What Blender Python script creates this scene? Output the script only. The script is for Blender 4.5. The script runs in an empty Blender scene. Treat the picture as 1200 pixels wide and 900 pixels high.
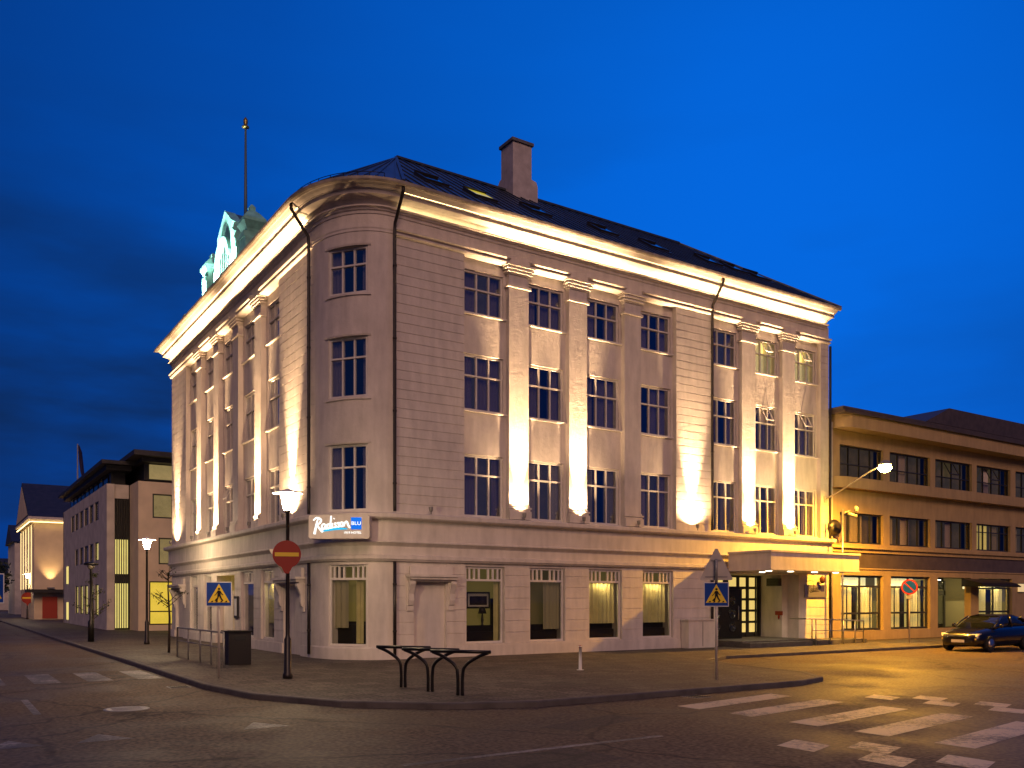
import bpy, bmesh, math, random
from math import sin, cos, pi, radians as R
from mathutils import Vector, Matrix

# ------------------------------------------------------------------ scene, camera, light
S = bpy.context.scene
COL = S.collection
random.seed(7)
cam_d = bpy.data.cameras.new('camera')
cam = bpy.data.objects.new('camera', cam_d); COL.objects.link(cam)
cam.location = (-10.09, -25.45, 1.9)
cam.rotation_euler = (R(90), 0, R(-33.33))
cam_d.sensor_width = 36; cam_d.lens = 30.9; cam_d.shift_y = 0.2108
cam_d.clip_end = 3000
S.camera = cam
S.view_settings.view_transform = 'Standard'; S.view_settings.look = 'None'
S.view_settings.exposure = 0.0; S.view_settings.gamma = 1; S.view_settings.use_curve_mapping = False
S.cycles.max_bounces = 6; S.cycles.transparent_max_bounces = 12
S.cycles.sample_clamp_indirect = 4.0
S.cycles.caustics_reflective = False; S.cycles.caustics_refractive = False
S.cycles.use_denoising = True

W = bpy.data.worlds.new('World'); S.world = W; W.use_nodes = True
def world():
    nt = W.node_tree; nt.nodes.clear(); N = nt.nodes.new; L = nt.links.new
    out = N('ShaderNodeOutputWorld'); bg = N('ShaderNodeBackground')
    tc = N('ShaderNodeTexCoord')
    nor = N('ShaderNodeVectorMath'); nor.operation = 'NORMALIZE'; L(tc.outputs['Generated'], nor.inputs[0])
    # brightest part of the dusk sky, beyond the roof
    dot = N('ShaderNodeVectorMath'); dot.operation = 'DOT_PRODUCT'
    d = Vector((0.72, 0.62, 0.34)).normalized(); dot.inputs[1].default_value = d
    L(nor.outputs[0], dot.inputs[0])
    ramp = N('ShaderNodeValToRGB'); e = ramp.color_ramp.elements
    e[0].position = 0.0; e[0].color = (0.007, 0.022, 0.080, 1)
    e[1].position = 1.0; e[1].color = (0.001, 0.138, 0.74, 1)
    for p, c in ((0.50, (0.005, 0.020, 0.11, 1)), (0.82, (0.001, 0.034, 0.21, 1)), (0.93, (0.0005, 0.074, 0.43, 1)), (0.975, (0.0005, 0.106, 0.58, 1))):
        el = ramp.color_ramp.elements.new(p); el.color = c
    mr = N('ShaderNodeMapRange'); mr.inputs[1].default_value = -1; mr.inputs[2].default_value = 1
    L(dot.outputs['Value'], mr.inputs[0]); L(mr.outputs[0], ramp.inputs[0])
    # long soft cloud bands, stretched along the horizon
    mp = N('ShaderNodeMapping'); mp.inputs['Scale'].default_value = (1.3, 1.3, 5.0)
    L(nor.outputs[0], mp.inputs[0])
    nz = N('ShaderNodeTexNoise'); nz.inputs['Scale'].default_value = 1.6; nz.inputs['Detail'].default_value = 6
    nz.inputs['Roughness'].default_value = 0.5
    L(mp.outputs[0], nz.inputs[0])
    cr = N('ShaderNodeMapRange'); cr.inputs[1].default_value = 0.40; cr.inputs[2].default_value = 0.60
    L(nz.outputs[0], cr.inputs[0])
    # clouds thicken towards the horizon on the left (north-west)
    dl = N('ShaderNodeVectorMath'); dl.operation = 'DOT_PRODUCT'
    dl.inputs[1].default_value = Vector((0.02, 0.98, 0.10)).normalized(); L(nor.outputs[0], dl.inputs[0])
    ml = N('ShaderNodeMapRange'); ml.inputs[1].default_value = 0.55; ml.inputs[2].default_value = 0.97
    ml.inputs[3].default_value = 0.25; ml.inputs[4].default_value = 1.0
    L(dl.outputs['Value'], ml.inputs[0])
    sx = N('ShaderNodeSeparateXYZ'); L(nor.outputs[0], sx.inputs[0])
    lowm = N('ShaderNodeMapRange'); lowm.inputs[1].default_value = 0.48; lowm.inputs[2].default_value = 0.20
    lowm.inputs[3].default_value = 0.12; lowm.inputs[4].default_value = 1.0; L(sx.outputs[2], lowm.inputs[0])
    c0 = N('ShaderNodeMath'); c0.operation = 'MULTIPLY'; L(cr.outputs[0], c0.inputs[0]); L(lowm.outputs[0], c0.inputs[1])
    cm = N('ShaderNodeMath'); cm.operation = 'MULTIPLY'; L(c0.outputs[0], cm.inputs[0]); L(ml.outputs[0], cm.inputs[1])
    mixc = N('ShaderNodeMix'); mixc.data_type = 'RGBA'
    L(cm.outputs[0], mixc.inputs['Factor']); L(ramp.outputs[0], mixc.inputs['A'])
    mixc.inputs['B'].default_value = (0.004, 0.018, 0.068, 1)
    sky = N('ShaderNodeTexSky'); sky.sky_type = 'NISHITA'; sky.sun_disc = False
    sky.sun_elevation = R(-4); sky.sun_rotation = R(50)
    sm = N('ShaderNodeMix'); sm.data_type = 'RGBA'; sm.blend_type = 'ADD'
    sm.inputs['Factor'].default_value = 0.01
    L(mixc.outputs['Result'], sm.inputs['A']); L(sky.outputs[0], sm.inputs['B'])
    L(sm.outputs['Result'], bg.inputs[0]); bg.inputs[1].default_value = 1.0
    L(bg.outputs[0], out.inputs[0])
world()

# the faint warm glow of the town from behind the camera
sd = bpy.data.lights.new('sun', 'SUN'); sun = bpy.data.objects.new('sun', sd); COL.objects.link(sun)
sd.energy = 1.0; sd.angle = R(25); sd.color = (1.0, 0.57, 0.40)
sun.rotation_euler = Vector((0.34, 0.86, -0.47)).to_track_quat('-Z', 'Y').to_euler()

# ------------------------------------------------------------------ materials
def mat(name, color, rough=0.7, metal=0.0, bump=0.0, bscale=20, var=0.0, vscale=3.0, emit=None, estr=0.0, detail=6, spec=0.5, var2=None):
    m = bpy.data.materials.new(name); m.use_nodes = True
    nt = m.node_tree; N = nt.nodes.new; L = nt.links.new; p = nt.nodes['Principled BSDF']
    p.inputs['Base Color'].default_value = (*color, 1); p.inputs['Roughness'].default_value = rough
    p.inputs['Metallic'].default_value = metal; p.inputs['Specular IOR Level'].default_value = spec
    tc = N('ShaderNodeTexCoord')
    if var:
        nz = N('ShaderNodeTexNoise'); nz.inputs['Scale'].default_value = vscale; nz.inputs['Detail'].default_value = detail
        L(tc.outputs['Object'], nz.inputs[0])
        cr = N('ShaderNodeValToRGB')
        lo = tuple(max(0, c * (1 - var)) for c in color); hi = tuple(min(1, c * (1 + var)) for c in color)
        if var2: lo = var2
        cr.color_ramp.elements[0].position = .33; cr.color_ramp.elements[0].color = (*lo, 1)
        cr.color_ramp.elements[1].position = .67; cr.color_ramp.elements[1].color = (*hi, 1)
        L(nz.outputs[0], cr.inputs[0]); L(cr.outputs[0], p.inputs['Base Color'])
    if bump:
        nb = N('ShaderNodeTexNoise'); nb.inputs['Scale'].default_value = bscale; nb.inputs['Detail'].default_value = 5
        L(tc.outputs['Object'], nb.inputs[0])
        bp = N('ShaderNodeBump'); bp.inputs['Strength'].default_value = bump; bp.inputs['Distance'].default_value = 0.02
        L(nb.outputs[0], bp.inputs['Height']); L(bp.outputs[0], p.inputs['Normal'])
    if emit:
        p.inputs['Emission Color'].default_value = (*emit, 1); p.inputs['Emission Strength'].default_value = estr
    return m

def glass_mat(name, tint=(0.75, 0.78, 0.82), refl=0.10, rough=0.03, power=4.0):
    m = bpy.data.materials.new(name); m.use_nodes = True
    nt = m.node_tree; nt.nodes.clear(); N = nt.nodes.new; L = nt.links.new
    out = N('ShaderNodeOutputMaterial'); mx = N('ShaderNodeMixShader'); t = N('ShaderNodeBsdfTransparent')
    g = N('ShaderNodeBsdfGlossy'); g.inputs['Roughness'].default_value = rough
    t.inputs[0].default_value = (*tint, 1); g.inputs[0].default_value = (0.9, 0.93, 1, 1)
    lw = N('ShaderNodeLayerWeight'); lw.inputs['Blend'].default_value = .5
    fr = N('ShaderNodeMath'); fr.operation = 'POWER'; fr.inputs[1].default_value = power; L(lw.outputs['Facing'], fr.inputs[0])
    ad = N('ShaderNodeMath'); ad.operation = 'ADD'; ad.inputs[1].default_value = refl; ad.use_clamp = True
    L(fr.outputs[0], ad.inputs[0]); L(ad.outputs[0], mx.inputs[0]); L(t.outputs[0], mx.inputs[1]); L(g.outputs[0], mx.inputs[2])
    # panes are never quite flat
    tc = N('ShaderNodeTexCoord'); nz = N('ShaderNodeTexNoise'); nz.inputs['Scale'].default_value = 1.3
    L(tc.outputs['Object'], nz.inputs[0]); bp = N('ShaderNodeBump'); bp.inputs['Strength'].default_value = 0.14
    L(nz.outputs[0], bp.inputs['Height']); L(bp.outputs[0], g.inputs['Normal'])
    L(mx.outputs[0], out.inputs[0])
    return m

def emis(name, color, strength):
    m = bpy.data.materials.new(name); m.use_nodes = True
    nt = m.node_tree; nt.nodes.clear()
    o = nt.nodes.new('ShaderNodeOutputMaterial'); e = nt.nodes.new('ShaderNodeEmission')
    e.inputs[0].default_value = (*color, 1); e.inputs[1].default_value = strength
    nt.links.new(e.outputs[0], o.inputs[0]); return m

def plaster_mat(name, color, bump=0.35):
    """Painted render: fine grain, broad trowel unevenness, faint rain streaks and soot with their own shapes."""
    m = bpy.data.materials.new(name); m.use_nodes = True
    nt = m.node_tree; N = nt.nodes.new; L = nt.links.new; p = nt.nodes['Principled BSDF']
    p.inputs['Roughness'].default_value = 0.72
    tc = N('ShaderNodeTexCoord')
    mp = N('ShaderNodeMapping'); mp.inputs['Scale'].default_value = (2.2, 2.2, 0.45); L(tc.outputs['Object'], mp.inputs[0])
    st = N('ShaderNodeTexNoise'); st.inputs['Scale'].default_value = 2.0; st.inputs['Detail'].default_value = 7; L(mp.outputs[0], st.inputs[0])
    bl = N('ShaderNodeTexNoise'); bl.inputs['Scale'].default_value = 0.9; bl.inputs['Detail'].default_value = 8; bl.inputs['Roughness'].default_value = .65
    L(tc.outputs['Object'], bl.inputs[0])
    mul = N('ShaderNodeMath'); mul.operation = 'ADD'; L(st.outputs[0], mul.inputs[0]); L(bl.outputs[0], mul.inputs[1])
    mr = N('ShaderNodeMapRange'); mr.inputs[1].default_value = 0.75; mr.inputs[2].default_value = 1.25; L(mul.outputs[0], mr.inputs[0])
    mx = N('ShaderNodeMix'); mx.data_type = 'RGBA'; L(mr.outputs[0], mx.inputs['Factor'])
    mx.inputs['A'].default_value = (*[c * .83 for c in color], 1); mx.inputs['B'].default_value = (*[min(1, c * 1.08) for c in color], 1)
    L(mx.outputs['Result'], p.inputs['Base Color'])
    n1 = N('ShaderNodeTexNoise'); n1.inputs['Scale'].default_value = 4; n1.inputs['Detail'].default_value = 9; n1.inputs['Roughness'].default_value = .7
    L(tc.outputs['Object'], n1.inputs[0])
    bp = N('ShaderNodeBump'); bp.inputs['Strength'].default_value = bump; bp.inputs['Distance'].default_value = .035
    L(n1.outputs[0], bp.inputs['Height']); L(bp.outputs[0], p.inputs['Normal'])
    return m

def ground_mat(name, color, rough, scale_fine, wet=0.0, slabs=None):
    m = bpy.data.materials.new(name); m.use_nodes = True
    nt = m.node_tree; N = nt.nodes.new; L = nt.links.new; p = nt.nodes['Principled BSDF']
    p.inputs['Specular IOR Level'].default_value = .2
    tc = N('ShaderNodeTexCoord')
    f = N('ShaderNodeTexNoise'); f.inputs['Scale'].default_value = scale_fine; f.inputs['Detail'].default_value = 4; L(tc.outputs['Object'], f.inputs[0])
    b = N('ShaderNodeTexNoise'); b.inputs['Scale'].default_value = 0.35; b.inputs['Detail'].default_value = 8; b.inputs['Roughness'].default_value = .6; L(tc.outputs['Object'], b.inputs[0])
    cr = N('ShaderNodeValToRGB'); e = cr.color_ramp.elements
    e[0].position = .35; e[0].color = (*[c * .45 for c in color], 1); e[1].position = .68; e[1].color = (*[c * 1.7 for c in color], 1)
    L(f.outputs[0], cr.inputs[0])
    br = N('ShaderNodeMapRange'); br.inputs[1].default_value = .3; br.inputs[2].default_value = .7; br.inputs[3].default_value = .7; br.inputs[4].default_value = 1.25
    L(b.outputs[0], br.inputs[0])
    mx = N('ShaderNodeMix'); mx.data_type = 'RGBA'; mx.blend_type = 'MULTIPLY'; mx.inputs['Factor'].default_value = 1
    L(cr.outputs[0], mx.inputs['A']); L(br.outputs[0], mx.inputs['B'])
    col = mx.outputs['Result']
    vo = N('ShaderNodeTexVoronoi'); vo.feature = 'DISTANCE_TO_EDGE'; vo.inputs['Scale'].default_value = .34
    dn = N('ShaderNodeTexNoise'); dn.inputs['Scale'].default_value = 1.2; dn.inputs['Detail'].default_value = 8; L(tc.outputs['Object'], dn.inputs[0])
    dm = N('ShaderNodeMix'); dm.data_type = 'VECTOR'; dm.inputs['Factor'].default_value = .45; L(tc.outputs['Object'], dm.inputs['A']); L(dn.outputs['Color'], dm.inputs['B'])
    L(dm.outputs['Result'], vo.inputs['Vector'])
    ck = N('ShaderNodeMapRange'); ck.inputs[1].default_value = .004; ck.inputs[2].default_value = .014; ck.inputs[3].default_value = .45; L(vo.outputs['Distance'], ck.inputs[0])
    m3 = N('ShaderNodeMix'); m3.data_type = 'RGBA'; m3.blend_type = 'MULTIPLY'; m3.inputs['Factor'].default_value = 0 if slabs else 1
    L(col, m3.inputs['A']); L(ck.outputs[0], m3.inputs['B']); col = m3.outputs['Result']
    if slabs:
        mp = N('ShaderNodeMapping'); L(tc.outputs['Object'], mp.inputs[0])
        bk = N('ShaderNodeTexBrick'); bk.inputs['Scale'].default_value = 1.0
        bk.inputs['Brick Width'].default_value = slabs; bk.inputs['Row Height'].default_value = slabs; bk.inputs['Mortar Size'].default_value = .018
        bk.inputs['Color1'].default_value = (1, 1, 1, 1); bk.inputs['Color2'].default_value = (.55, .55, .55, 1); bk.inputs['Mortar'].default_value = (.22, .22, .22, 1)
        L(mp.outputs[0], bk.inputs[0])
        m2 = N('ShaderNodeMix'); m2.data_type = 'RGBA'; m2.blend_type = 'MULTIPLY'; m2.inputs['Factor'].default_value = 1
        L(col, m2.inputs['A']); L(bk.outputs[0], m2.inputs['B']); col = m2.outputs['Result']
    L(col, p.inputs['Base Color'])
    rr = N('ShaderNodeMapRange'); rr.inputs[1].default_value = .42; rr.inputs[2].default_value = .62; rr.inputs[3].default_value = rough - wet; rr.inputs[4].default_value = rough
    L(b.outputs[0], rr.inputs[0]); L(rr.outputs[0], p.inputs['Roughness'])
    bp = N('ShaderNodeBump'); bp.inputs['Strength'].default_value = .5; bp.inputs['Distance'].default_value = .01
    L(f.outputs[0], bp.inputs['Height']); L(bp.outputs[0], p.inputs['Normal'])
    return m

def paint_mat(name, color, wear=.38):
    """Worn road paint: specks of asphalt show through."""
    m = bpy.data.materials.new(name); m.use_nodes = True
    nt = m.node_tree; N = nt.nodes.new; L = nt.links.new; p = nt.nodes['Principled BSDF']; p.inputs['Roughness'].default_value = .6
    tc = N('ShaderNodeTexCoord')
    f0 = N('ShaderNodeTexNoise'); f0.inputs['Scale'].default_value = 11; f0.inputs['Detail'].default_value = 9; f0.inputs['Roughness'].default_value = .8; L(tc.outputs['Object'], f0.inputs[0])
    f1 = N('ShaderNodeTexNoise'); f1.inputs['Scale'].default_value = .9; f1.inputs['Detail'].default_value = 4; L(tc.outputs['Object'], f1.inputs[0])
    f = N('ShaderNodeMix'); f.data_type = 'FLOAT'; f.inputs['Factor'].default_value = .4; L(f0.outputs[0], f.inputs['A']); L(f1.outputs[0], f.inputs['B'])
    cr = N('ShaderNodeValToRGB'); e = cr.color_ramp.elements
    e[0].position = wear; e[0].color = (.07, .065, .06, 1); e[1].position = wear + .10; e[1].color = (*color, 1)
    L(f.outputs[0], cr.inputs[0]); L(cr.outputs[0], p.inputs['Base Color'])
    return m

M = dict(
    plaster=plaster_mat('plaster', (0.68, 0.62, 0.57), .6),
    smooth=plaster_mat('smooth_plaster', (0.68, 0.62, 0.57), .15),
    frame=mat('window_paint', (0.72, 0.68, 0.63), .45, var=.06),
    dframe=mat('dark_frame', (0.03, 0.028, 0.025), .4),
    roof=mat('roof_metal', (0.060, 0.072, 0.092), .42, .35, var=.25, vscale=1.2, bump=.1, bscale=4),
    copper=mat('verdigris', (0.24, 0.60, 0.52), .6, .1, var=.3, vscale=2.5, bump=.3, bscale=9),
    coppershade=mat('verdigris_shaded', (0.07, 0.11, 0.10), .6, .1, var=.3),  # darker copy of the verdigris; shade behind the lit gable put into the colour
    pipe=mat('downpipe', (0.018, 0.014, 0.013), .4),
    gutter=mat('gutter_metal', (0.34, 0.30, 0.25), .5, .1, var=.3),
    black=mat('black_metal', (0.012, 0.011, 0.010), .35, .3, var=.3, vscale=9),
    steel=mat('steel', (0.42, 0.40, 0.37), .3, .9, var=.15, vscale=8),
    grey=mat('grey_metal', (0.30, 0.29, 0.28), .5, .4, var=.15, vscale=6),
    dark=mat('dark_room', (0.010, 0.010, 0.013), .8),
    room=mat('room_wall_glow', (0.25, 0.22, 0.10), .8, emit=(0.55, 0.40, 0.09), estr=.15),  # this wall and the dim one glow; indoor lamplight put into the colour
    roomdim=mat('room_wall_dim_glow', (0.20, 0.17, 0.09), .8, emit=(0.40, 0.28, 0.09), estr=.09),
    dark_fill=mat('dark_fill_matte', (0.012, 0.009, 0.008), .6),
    glass=glass_mat('window_glass', (.78, .78, .82), .20),
    glassg=glass_mat('shop_glass', (.85, .86, .84), .03),
    glassfar=glass_mat('far_window_glass', (.9, .9, .88), .03, .05, 12.0), glassrb=glass_mat('ribbon_window_glass', (.85, .83, .80), .04, .03, 7.0),
    curtain=mat('curtain', (0.55, 0.50, 0.48), .85),
    curtlit=mat('lit_curtain', (0.6, 0.5, 0.25), .85, emit=(0.80, 0.62, 0.16), estr=.55, var=.2, vscale=2),  # lit curtains glow by themselves; lamplight is put into their colour
    curtgnd=mat('lit_ground_curtain', (0.6, 0.5, 0.25), .85, emit=(0.62, 0.46, 0.14), estr=.09, var=.2, vscale=2),
    rust=mat('rust_red', (.10, .025, .012), .6, var=.3), roomglow=mat('room_faint_glow', (.10, .08, .05), .8, emit=(.16, .12, .06), estr=.22, var=.6, vscale=1.2),  # room backdrop glows faintly, its dim light put into the colour
    curtwarm=mat('warm_glow_curtain', (0.5, 0.42, 0.32), .85, emit=(0.5, 0.34, 0.16), estr=.14),  # weak window light put into the curtain colour as glow, dim one too
    curtdim=mat('dim_glow_curtain', (0.35, 0.3, 0.2), .85, emit=(0.45, 0.30, 0.12), estr=.10),
    curtrb=mat('lit_shop_curtain', (0.7, 0.6, 0.35), .85, emit=(1.0, 0.76, 0.24), estr=.42),
    curtbright=mat('bright_glow_curtain', (0.7, 0.6, 0.35), .85, emit=(1.0, 0.76, 0.24), estr=.95),  # strongest curtain glow, window light put into the colour
    ceil_lit=mat('ceiling_glow', (.8, .7, .4), .7, emit=(1, .84, .42), estr=1.15, var=.3),  # glow that stands in for a bright ceiling
    yellow_room=mat('lit_interior', (.5, .4, .1), .7, emit=(0.85, 0.60, 0.06), estr=1.0, var=.5, vscale=.9),
    led=emis('led', (1, .78, .38), 8),
    lampglass=emis('lamp_glass', (1, .72, .40), 420),
    farglass=emis('far_lamp_glass', (1, .74, .42), 300),
    lampoff=mat('lamp_glass_off', (0.25, 0.22, 0.18), .2),
    sodium=emis('sodium_glass', (1, .70, .16), 260),
    downl=emis('downlight_glass', (1, .88, .6), 9),
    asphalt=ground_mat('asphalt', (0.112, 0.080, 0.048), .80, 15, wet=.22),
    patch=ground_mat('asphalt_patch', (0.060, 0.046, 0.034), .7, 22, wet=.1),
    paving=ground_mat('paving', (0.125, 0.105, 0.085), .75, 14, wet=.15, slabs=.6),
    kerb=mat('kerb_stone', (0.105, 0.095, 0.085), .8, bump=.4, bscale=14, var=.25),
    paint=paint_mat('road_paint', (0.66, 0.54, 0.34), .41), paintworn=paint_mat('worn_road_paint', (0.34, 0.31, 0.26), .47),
    signblue=mat('sign_blue', (0.004, 0.055, 0.34), .35),
    signyellow=mat('sign_yellow', (0.95, 0.68, 0.04), .4),
    signred=mat('sign_red', (0.34, 0.022, 0.006), .4),
    signwhite=mat('sign_white', (0.75, 0.74, 0.72), .4),
    signback=mat('sign_back', (0.55, 0.50, 0.44), .45, .2, var=.1),
    logow=emis('logo_white', (1, 1, .94), 1.6), logob=emis('logo_blue', (0.01, 0.16, 0.75), 1.15), logoc=emis('logo_cyan', (0.02, 0.50, 0.85), 1.2),
    stone=mat('grey_stone', (0.60, 0.55, 0.48), .8, bump=.2, bscale=6, var=.14, vscale=1.4),
    beige=mat('beige_render', (0.80, 0.65, 0.42), .8, bump=.15, bscale=10, var=.08, vscale=1.0),
    right=plaster_mat('ochre_render', (0.42, 0.30, 0.155), .12),
    fascia=mat('dark_fascia', (0.10, 0.075, 0.062), .5, var=.15),
    slate=mat('slate_roof', (0.030, 0.028, 0.030), .6, var=.3, vscale=2),
    brownroof=mat('roof_brown', (0.07, 0.055, 0.05), .6, var=.2),
    bark=mat('bark', (0.055, 0.040, 0.030), .9, bump=.5, bscale=25, var=.3),
    leaf=mat('leaf', (0.045, 0.055, 0.018), .7, var=.5, vscale=6),
    tyre=mat('tyre', (0.012, 0.012, 0.012), .85),
    carglass=mat('car_glass', (0.010, 0.012, 0.016), .06, spec=.8),
    headl=emis('headlamp', (1, .94, .82), 14), amber=emis('amber_lamp', (1, .40, .01), 5), taill=mat('tail_lamp', (.25, .008, .006), .25),
)
def car_paint(name, c):
    m = mat(name, c, .28, .35); m.node_tree.nodes['Principled BSDF'].inputs['Coat Weight'].default_value = .8; return m

# ------------------------------------------------------------------ mesh helpers
class Fr:
    """A vertical wall frame: u along the wall, o outwards, z up."""
    def __init__(s, p, t, n): s.p = p; s.t = t; s.n = n
    def __call__(s, u, o, z): return (s.p[0] + u * s.t[0] + o * s.n[0], s.p[1] + u * s.t[1] + o * s.n[1], z)
WORLD = Fr((0, 0), (1, 0), (0, 1))
class MB:
    def __init__(s): s.v = []; s.f = []; s.smooth = set()
    def add(s, vs, fs, smooth=False):
        b = len(s.v); s.v += [tuple(v) for v in vs]
        for f in fs:
            if smooth: s.smooth.add(len(s.f))
            s.f.append([i + b for i in f])
        return s
    def fb(s, F, u0, u1, o0, o1, z0, z1):
        vs = [F(u, o, z) for z in (z0, z1) for u, o in ((u0, o0), (u1, o0), (u1, o1), (u0, o1))]
        return s.add(vs, [(0, 3, 2, 1), (4, 5, 6, 7), (0, 1, 5, 4), (1, 2, 6, 5), (2, 3, 7, 6), (3, 0, 4, 7)])
    def box(s, x0, x1, y0, y1, z0, z1): return s.fb(WORLD, x0, x1, y0, y1, z0, z1)
    def prism(s, poly, fn0, fn1):
        """poly: list of 2-tuples; fn0/fn1 map (a,b) to the two end faces."""
        n = len(poly); vs = [fn0(*p) for p in poly] + [fn1(*p) for p in poly]
        fs = [tuple(range(n))[::-1], tuple(range(n, 2 * n))] + [(i, (i + 1) % n, n + (i + 1) % n, n + i) for i in range(n)]
        return s.add(vs, fs)
    def tube(s, pts, r, n=8, cap=True, smooth=True):
        pts = [Vector(p) for p in pts]; rs = r if isinstance(r, (list, tuple)) else [r] * len(pts)
        vs = []; up0 = None
        for i, p in enumerate(pts):
            d = (pts[min(i + 1, len(pts) - 1)] - pts[max(i - 1, 0)]).normalized()
            if up0 is None:
                up0 = Vector((0, 0, 1)) if abs(d.z) < .9 else Vector((1, 0, 0))
            a = d.cross(up0).normalized(); up0 = a.cross(d).normalized()
            for k in range(n):
                t = 2 * pi * k / n; vs.append(p + (a * cos(t) + up0 * sin(t)) * rs[i])
        fs = [(i * n + k, i * n + (k + 1) % n, (i + 1) * n + (k + 1) % n, (i + 1) * n + k) for i in range(len(pts) - 1) for k in range(n)]
        s.add(vs, fs, smooth)
        if cap:
            b = len(s.v) - len(vs)
            s.f.append([b + k for k in range(n)][::-1]); s.f.append([b + (len(pts) - 1) * n + k for k in range(n)])
        return s
    def lathe(s, c, prof, n=16, ax=(0, 0, 1), smooth=True):
        c = Vector(c); q = Vector((0, 0, 1)).rotation_difference(Vector(ax).normalized())
        vs = [c + q @ Vector((r * cos(2 * pi * k / n), r * sin(2 * pi * k / n), z)) for r, z in prof for k in range(n)]
        fs = [(i * n + k, i * n + (k + 1) % n, (i + 1) * n + (k + 1) % n, (i + 1) * n + k) for i in range(len(prof) - 1) for k in range(n)]
        s.add(vs, fs, smooth); b = len(s.v) - len(vs)
        s.f.append([b + k for k in range(n)][::-1]); s.f.append([b + (len(prof) - 1) * n + k for k in range(n)])
        return s
    def sweep(s, path, prof):
        """Closed profile of (o, z) along a path of (x, y, nx, ny)."""
        n = len(prof); vs = [(x + nx * o, y + ny * o, z) for x, y, nx, ny in path for o, z in prof]
        fs = [(i * n + k, i * n + (k + 1) % n, (i + 1) * n + (k + 1) % n, (i + 1) * n + k) for i in range(len(path) - 1) for k in range(n)]
        fs += [tuple(range(n))[::-1], tuple((len(path) - 1) * n + k for k in range(n))]
        return s.add(vs, fs)
    def build(s, name, m, parent=None, world=False):
        me = bpy.data.meshes.new(name); me.from_pydata([tuple(v) for v in s.v], [], s.f); me.update()
        for i in s.smooth: me.polygons[i].use_smooth = True
        bm = bmesh.new(); bm.from_mesh(me); bmesh.ops.recalc_face_normals(bm, faces=bm.faces); bm.to_mesh(me); bm.free()
        o = bpy.data.objects.new(name, me); COL.objects.link(o)
        me.materials.append(M[m] if isinstance(m, str) else m)
        if parent is not None:
            o.parent = parent
            if not is_local(parent):          # coordinates were given in the world
                o.matrix_parent_inverse = root_matrix(parent).inverted()
        return o
LOCAL = set()
def is_local(o):
    while o.parent is not None: o = o.parent
    return o.name in LOCAL
def root_matrix(o):
    m = o.matrix_parent_inverse @ o.matrix_basis if o.parent else o.matrix_basis.copy()
    return root_matrix(o.parent) @ m if o.parent else m
def tag(o, label=None, cat=None, group=None, kind=None):
    if label: o['label'] = label
    if cat: o['category'] = cat
    if group: o['group'] = group
    if kind: o['kind'] = kind
    return o
def thing(name, loc, label, cat, group=None, rz=0.0, local=False):
    o = bpy.data.objects.new(name, None); COL.objects.link(o); o.location = loc; o.rotation_euler = (0, 0, rz)
    o.empty_display_size = .2
    if local: LOCAL.add(o.name)
    return tag(o, label, cat, group)
def copy_tree(o, parent=None):
    c = o.copy(); COL.objects.link(c)
    if parent is not None: c.parent = parent
    for ch in [k for k in bpy.data.objects if k.parent == o]: copy_tree(ch, c)
    return c
def text_mesh(body, size, ext=.004):
    cu = bpy.data.curves.new('text', 'FONT'); cu.body = body; cu.size = size; cu.extrude = ext
    o = bpy.data.objects.new('text', cu); COL.objects.link(o)
    dg = bpy.context.evaluated_depsgraph_get(); me = bpy.data.meshes.new_from_object(o.evaluated_get(dg))
    vs = [v.co.copy() for v in me.vertices]; fs = [tuple(p.vertices) for p in me.polygons]
    bpy.data.objects.remove(o); bpy.data.curves.remove(cu); bpy.data.meshes.remove(me)
    return vs, fs
def spot(name, loc, target, energy, size, blend, color, parent=None, rad=.03):
    l = bpy.data.lights.new(name, 'SPOT'); l.energy = energy; l.spot_size = R(size); l.spot_blend = blend; l.color = color; l.shadow_soft_size = rad
    o = bpy.data.objects.new(name, l); COL.objects.link(o); o.location = loc
    o.rotation_euler = (Vector(target) - Vector(loc)).to_track_quat('-Z', 'Y').to_euler()
    if parent is not None:
        o.parent = parent
        o.matrix_parent_inverse = Matrix() if is_local(parent) else root_matrix(parent).inverted()
    return o
def smoothline(pts, k=6):
    P = [Vector(p) for p in pts]; out = []
    for i in range(len(P) - 1):
        a, b, c, d = P[max(i - 1, 0)], P[i], P[i + 1], P[min(i + 2, len(P) - 1)]
        for j in range(k):
            t = j / k
            out.append(.5 * ((2 * b) + (c - a) * t + (2 * a - 5 * b + 4 * c - d) * t * t + (3 * b - a - 3 * c + d) * t ** 3))
    out.append(P[-1]); return out

# ------------------------------------------------------------------ ground, roads, pavements
def sheet(name, poly, z, m, kind='structure', h=None):
    b = MB()
    if h is None:
        b.add([(x, y, z) for x, y in poly], [tuple(range(len(poly)))])
    else:
        b.prism(poly, lambda x, y: (x, y, z - h), lambda x, y: (x, y, z))
    return tag(b.build(name, m), kind=kind)
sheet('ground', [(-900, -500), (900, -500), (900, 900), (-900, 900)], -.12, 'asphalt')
def arcpts(cx, cy, r, a0, a1, n=10): return [(cx + r * cos(R(a0 + (a1 - a0) * i / n)), cy + r * sin(R(a0 + (a1 - a0) * i / n))) for i in range(n + 1)]
PZ = 0.0; GZ = -0.12
CAM = (-10.09, -25.45)
def rd(x, y): return (CAM[0] + (x - CAM[0]) * 1.063, CAM[1] + (y - CAM[1]) * 1.063)   # road level lies below the pavement
corner_poly = ([(-5.0, 130), (-5.0, -3.6)] + [(-5.0, -5.0), (-4.7, -7.6), (-3.7, -9.9), (-2.2, -11.3), (-0.6, -11.9)]
               + [(7.0, -11.9)] + [(8.3, -11.5), (9.2, -10.3), (9.7, -7.5), (10.6, -5.4), (12.5, -4.4)] + [(90, -4.4), (90, 130)])
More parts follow.
